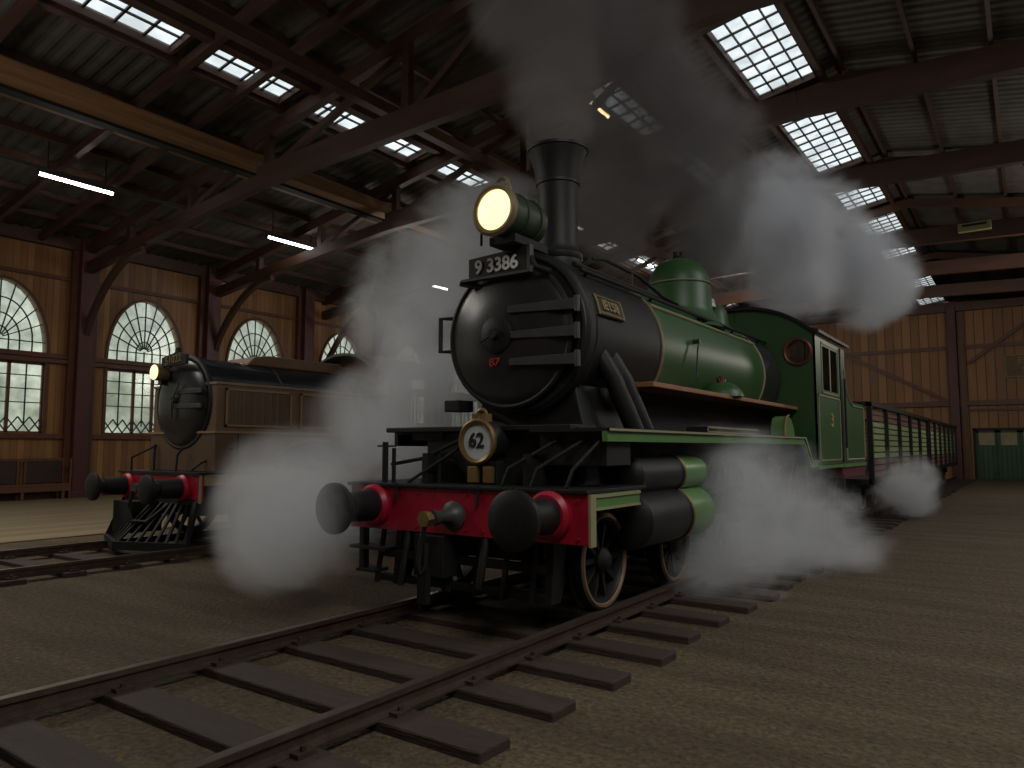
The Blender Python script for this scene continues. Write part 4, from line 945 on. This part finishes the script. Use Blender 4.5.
# ================================================================== SMOKE AND STEAM
def cloud(name, label, blobs, dens, col, nscale=1.2, aniso=.1, soft=1.0, noise=1.1, det=6, bias=1.12):
    """blobs: (x, y, z, r); one body of vapour, thinning towards its ragged edge"""
    lo = [min(b[i] - b[3] * 1.15 for b in blobs) for i in range(3)]; hi = [max(b[i] + b[3] * 1.15 for b in blobs) for i in range(3)]
    lo[2] = max(lo[2], .03)
    m = MB()
    for x, y, z, r in blobs:
        r *= .97; m.lathe([(r * math.sin(math.pi * i / 12), -r * math.cos(math.pi * i / 12)) for i in range(13)], (x, y, z), (0, 0, 1), 20, close=False)
    m.v = [(p[0], p[1], max(p[2], .03)) for p in m.v]
    mt = bpy.data.materials.new(name); mt.use_nodes = True; n = mt.node_tree; n.nodes.clear(); N = n.nodes.new; Lk = n.links.new
    out = N('ShaderNodeOutputMaterial'); pv = N('ShaderNodeVolumePrincipled'); Lk(pv.outputs[0], out.inputs['Volume'])
    pv.inputs['Color'].default_value = (*col, 1); pv.inputs['Anisotropy'].default_value = aniso
    tc = N('ShaderNodeTexCoord'); fz = N('ShaderNodeTexNoise'); fz.inputs['Scale'].default_value = nscale; fz.inputs['Detail'].default_value = det; fz.inputs['Roughness'].default_value = .6
    fz.inputs['Distortion'].default_value = .5
    Lk(tc.outputs['Object'], fz.inputs['Vector'])
    prev = None
    for (x, y, z, r) in blobs:
        d = N('ShaderNodeVectorMath'); d.operation = 'DISTANCE'; d.inputs[1].default_value = (x, y, z); Lk(tc.outputs['Object'], d.inputs[0])
        q = N('ShaderNodeMath'); q.operation = 'MULTIPLY_ADD'; q.inputs[1].default_value = -1 / r; q.inputs[2].default_value = 1; Lk(d.outputs['Value'], q.inputs[0])
        if prev is None: prev = q
        else:
            mx = N('ShaderNodeMath'); mx.operation = 'SMOOTH_MAX'; mx.inputs[2].default_value = .25; Lk(prev.outputs[0], mx.inputs[0]); Lk(q.outputs[0], mx.inputs[1]); prev = mx
    a = N('ShaderNodeMath'); a.operation = 'MULTIPLY_ADD'; a.inputs[1].default_value = noise * 2; a.inputs[2].default_value = -noise * bias; Lk(fz.outputs['Fac'], a.inputs[0])
    b = N('ShaderNodeMath'); b.operation = 'ADD'; Lk(prev.outputs[0], b.inputs[0]); Lk(a.outputs[0], b.inputs[1])
    # nothing outside the blobs
    e = N('ShaderNodeMapRange'); e.inputs['From Min'].default_value = .04; e.inputs['From Max'].default_value = .25; e.interpolation_type = 'SMOOTHSTEP'; Lk(prev.outputs[0], e.inputs['Value'])
    c = N('ShaderNodeMapRange'); c.inputs['From Min'].default_value = 0; c.inputs['From Max'].default_value = .5 * soft; c.inputs['To Max'].default_value = dens; c.interpolation_type = 'SMOOTHSTEP'; Lk(b.outputs[0], c.inputs['Value'])
    g = N('ShaderNodeMath'); g.operation = 'MULTIPLY'; Lk(c.outputs[0], g.inputs[0]); Lk(e.outputs['Result'], g.inputs[1])
    Lk(g.outputs[0], pv.inputs['Density'])
    o = m.build(name, mt, None, False); rm = o.modifiers.new('shape', 'REMESH'); rm.mode = 'VOXEL'; rm.voxel_size = .14
    o['kind'] = 'stuff'; o['label'] = label; o['category'] = 'steam' if 'steam' in name else 'smoke'
    return o
STEAMC = (.95, .97, 1.0); SMOKEC = (.36, .345, .345)
cloud('steam', 'pale steam drifting between the two engines', [(-5.35, 4.35, 1.0, .65), (-5.92, 4.75, 1.0, .95), (-6.6, 5.1, .8, .85), (-6.5, 6.4, 1.6, 1.15), (-6.9, 7.8, 2.3, 1.35), (-7.6, 8.6, 3.5, 1.6), (-7.4, 9.0, 4.5, 1.45), (-6.9, 9.6, 5.0, 1.2), (-7.0, 5.9, .8, 1.1)], 1.15, STEAMC, .95, soft=1.4, noise=1.45, det=5, bias=1.0)
cloud('steam', 'pale steam pouring from the cylinders beside the green engine', [(-2.85, 9.9, .5, 1.3), (-2.95, 8.7, 1.2, .85), (-2.35, 10.8, .2, 1.1), (-2.9, 8.2, .35, 1.0), (-2.7, 9.3, .95, 1.05), (-2.6, 10.2, .9, .75)], 1.6, STEAMC, 1.0, soft=1.4, noise=1.3, det=5, bias=1.07)
cloud('steam', 'small puff of steam beside the first slatted wagon', [(-2.35, 18.3, .8, .95), (-2.35, 19.5, .6, .9)], 2.2, STEAMC, 1.2, soft=1.4, noise=1.2, det=5)
cloud('steam', 'large grey steam billow above the cab roof', [(-3.6, 14.0, 5.7, 1.75), (-2.6, 16.0, 5.1, 1.35), (-4.0, 13.0, 5.9, 1.2), (-3.4, 14.2, 4.9, 1.2), (-2.2, 16.6, 5.0, .9)], 2.4, (.94, .96, 1.0), 1.0, noise=1.0, det=5)
cloud('smoke', 'dark smoke rising from the tall chimney', [(-4.2, 6.95, 5.15, .5), (-4.35, 7.0, 5.8, .75), (-4.5, 7.3, 6.8, 1.15), (-4.1, 8.9, 6.4, 1.5), (-3.95, 10.3, 5.8, 1.5), (-4.6, 9.6, 5.2, 1.2), (-4.1, 11.4, 4.9, 1.1), (-4.4, 8.4, 7.8, 1.3)], 1.9, SMOKEC, .9, noise=.9, det=4)
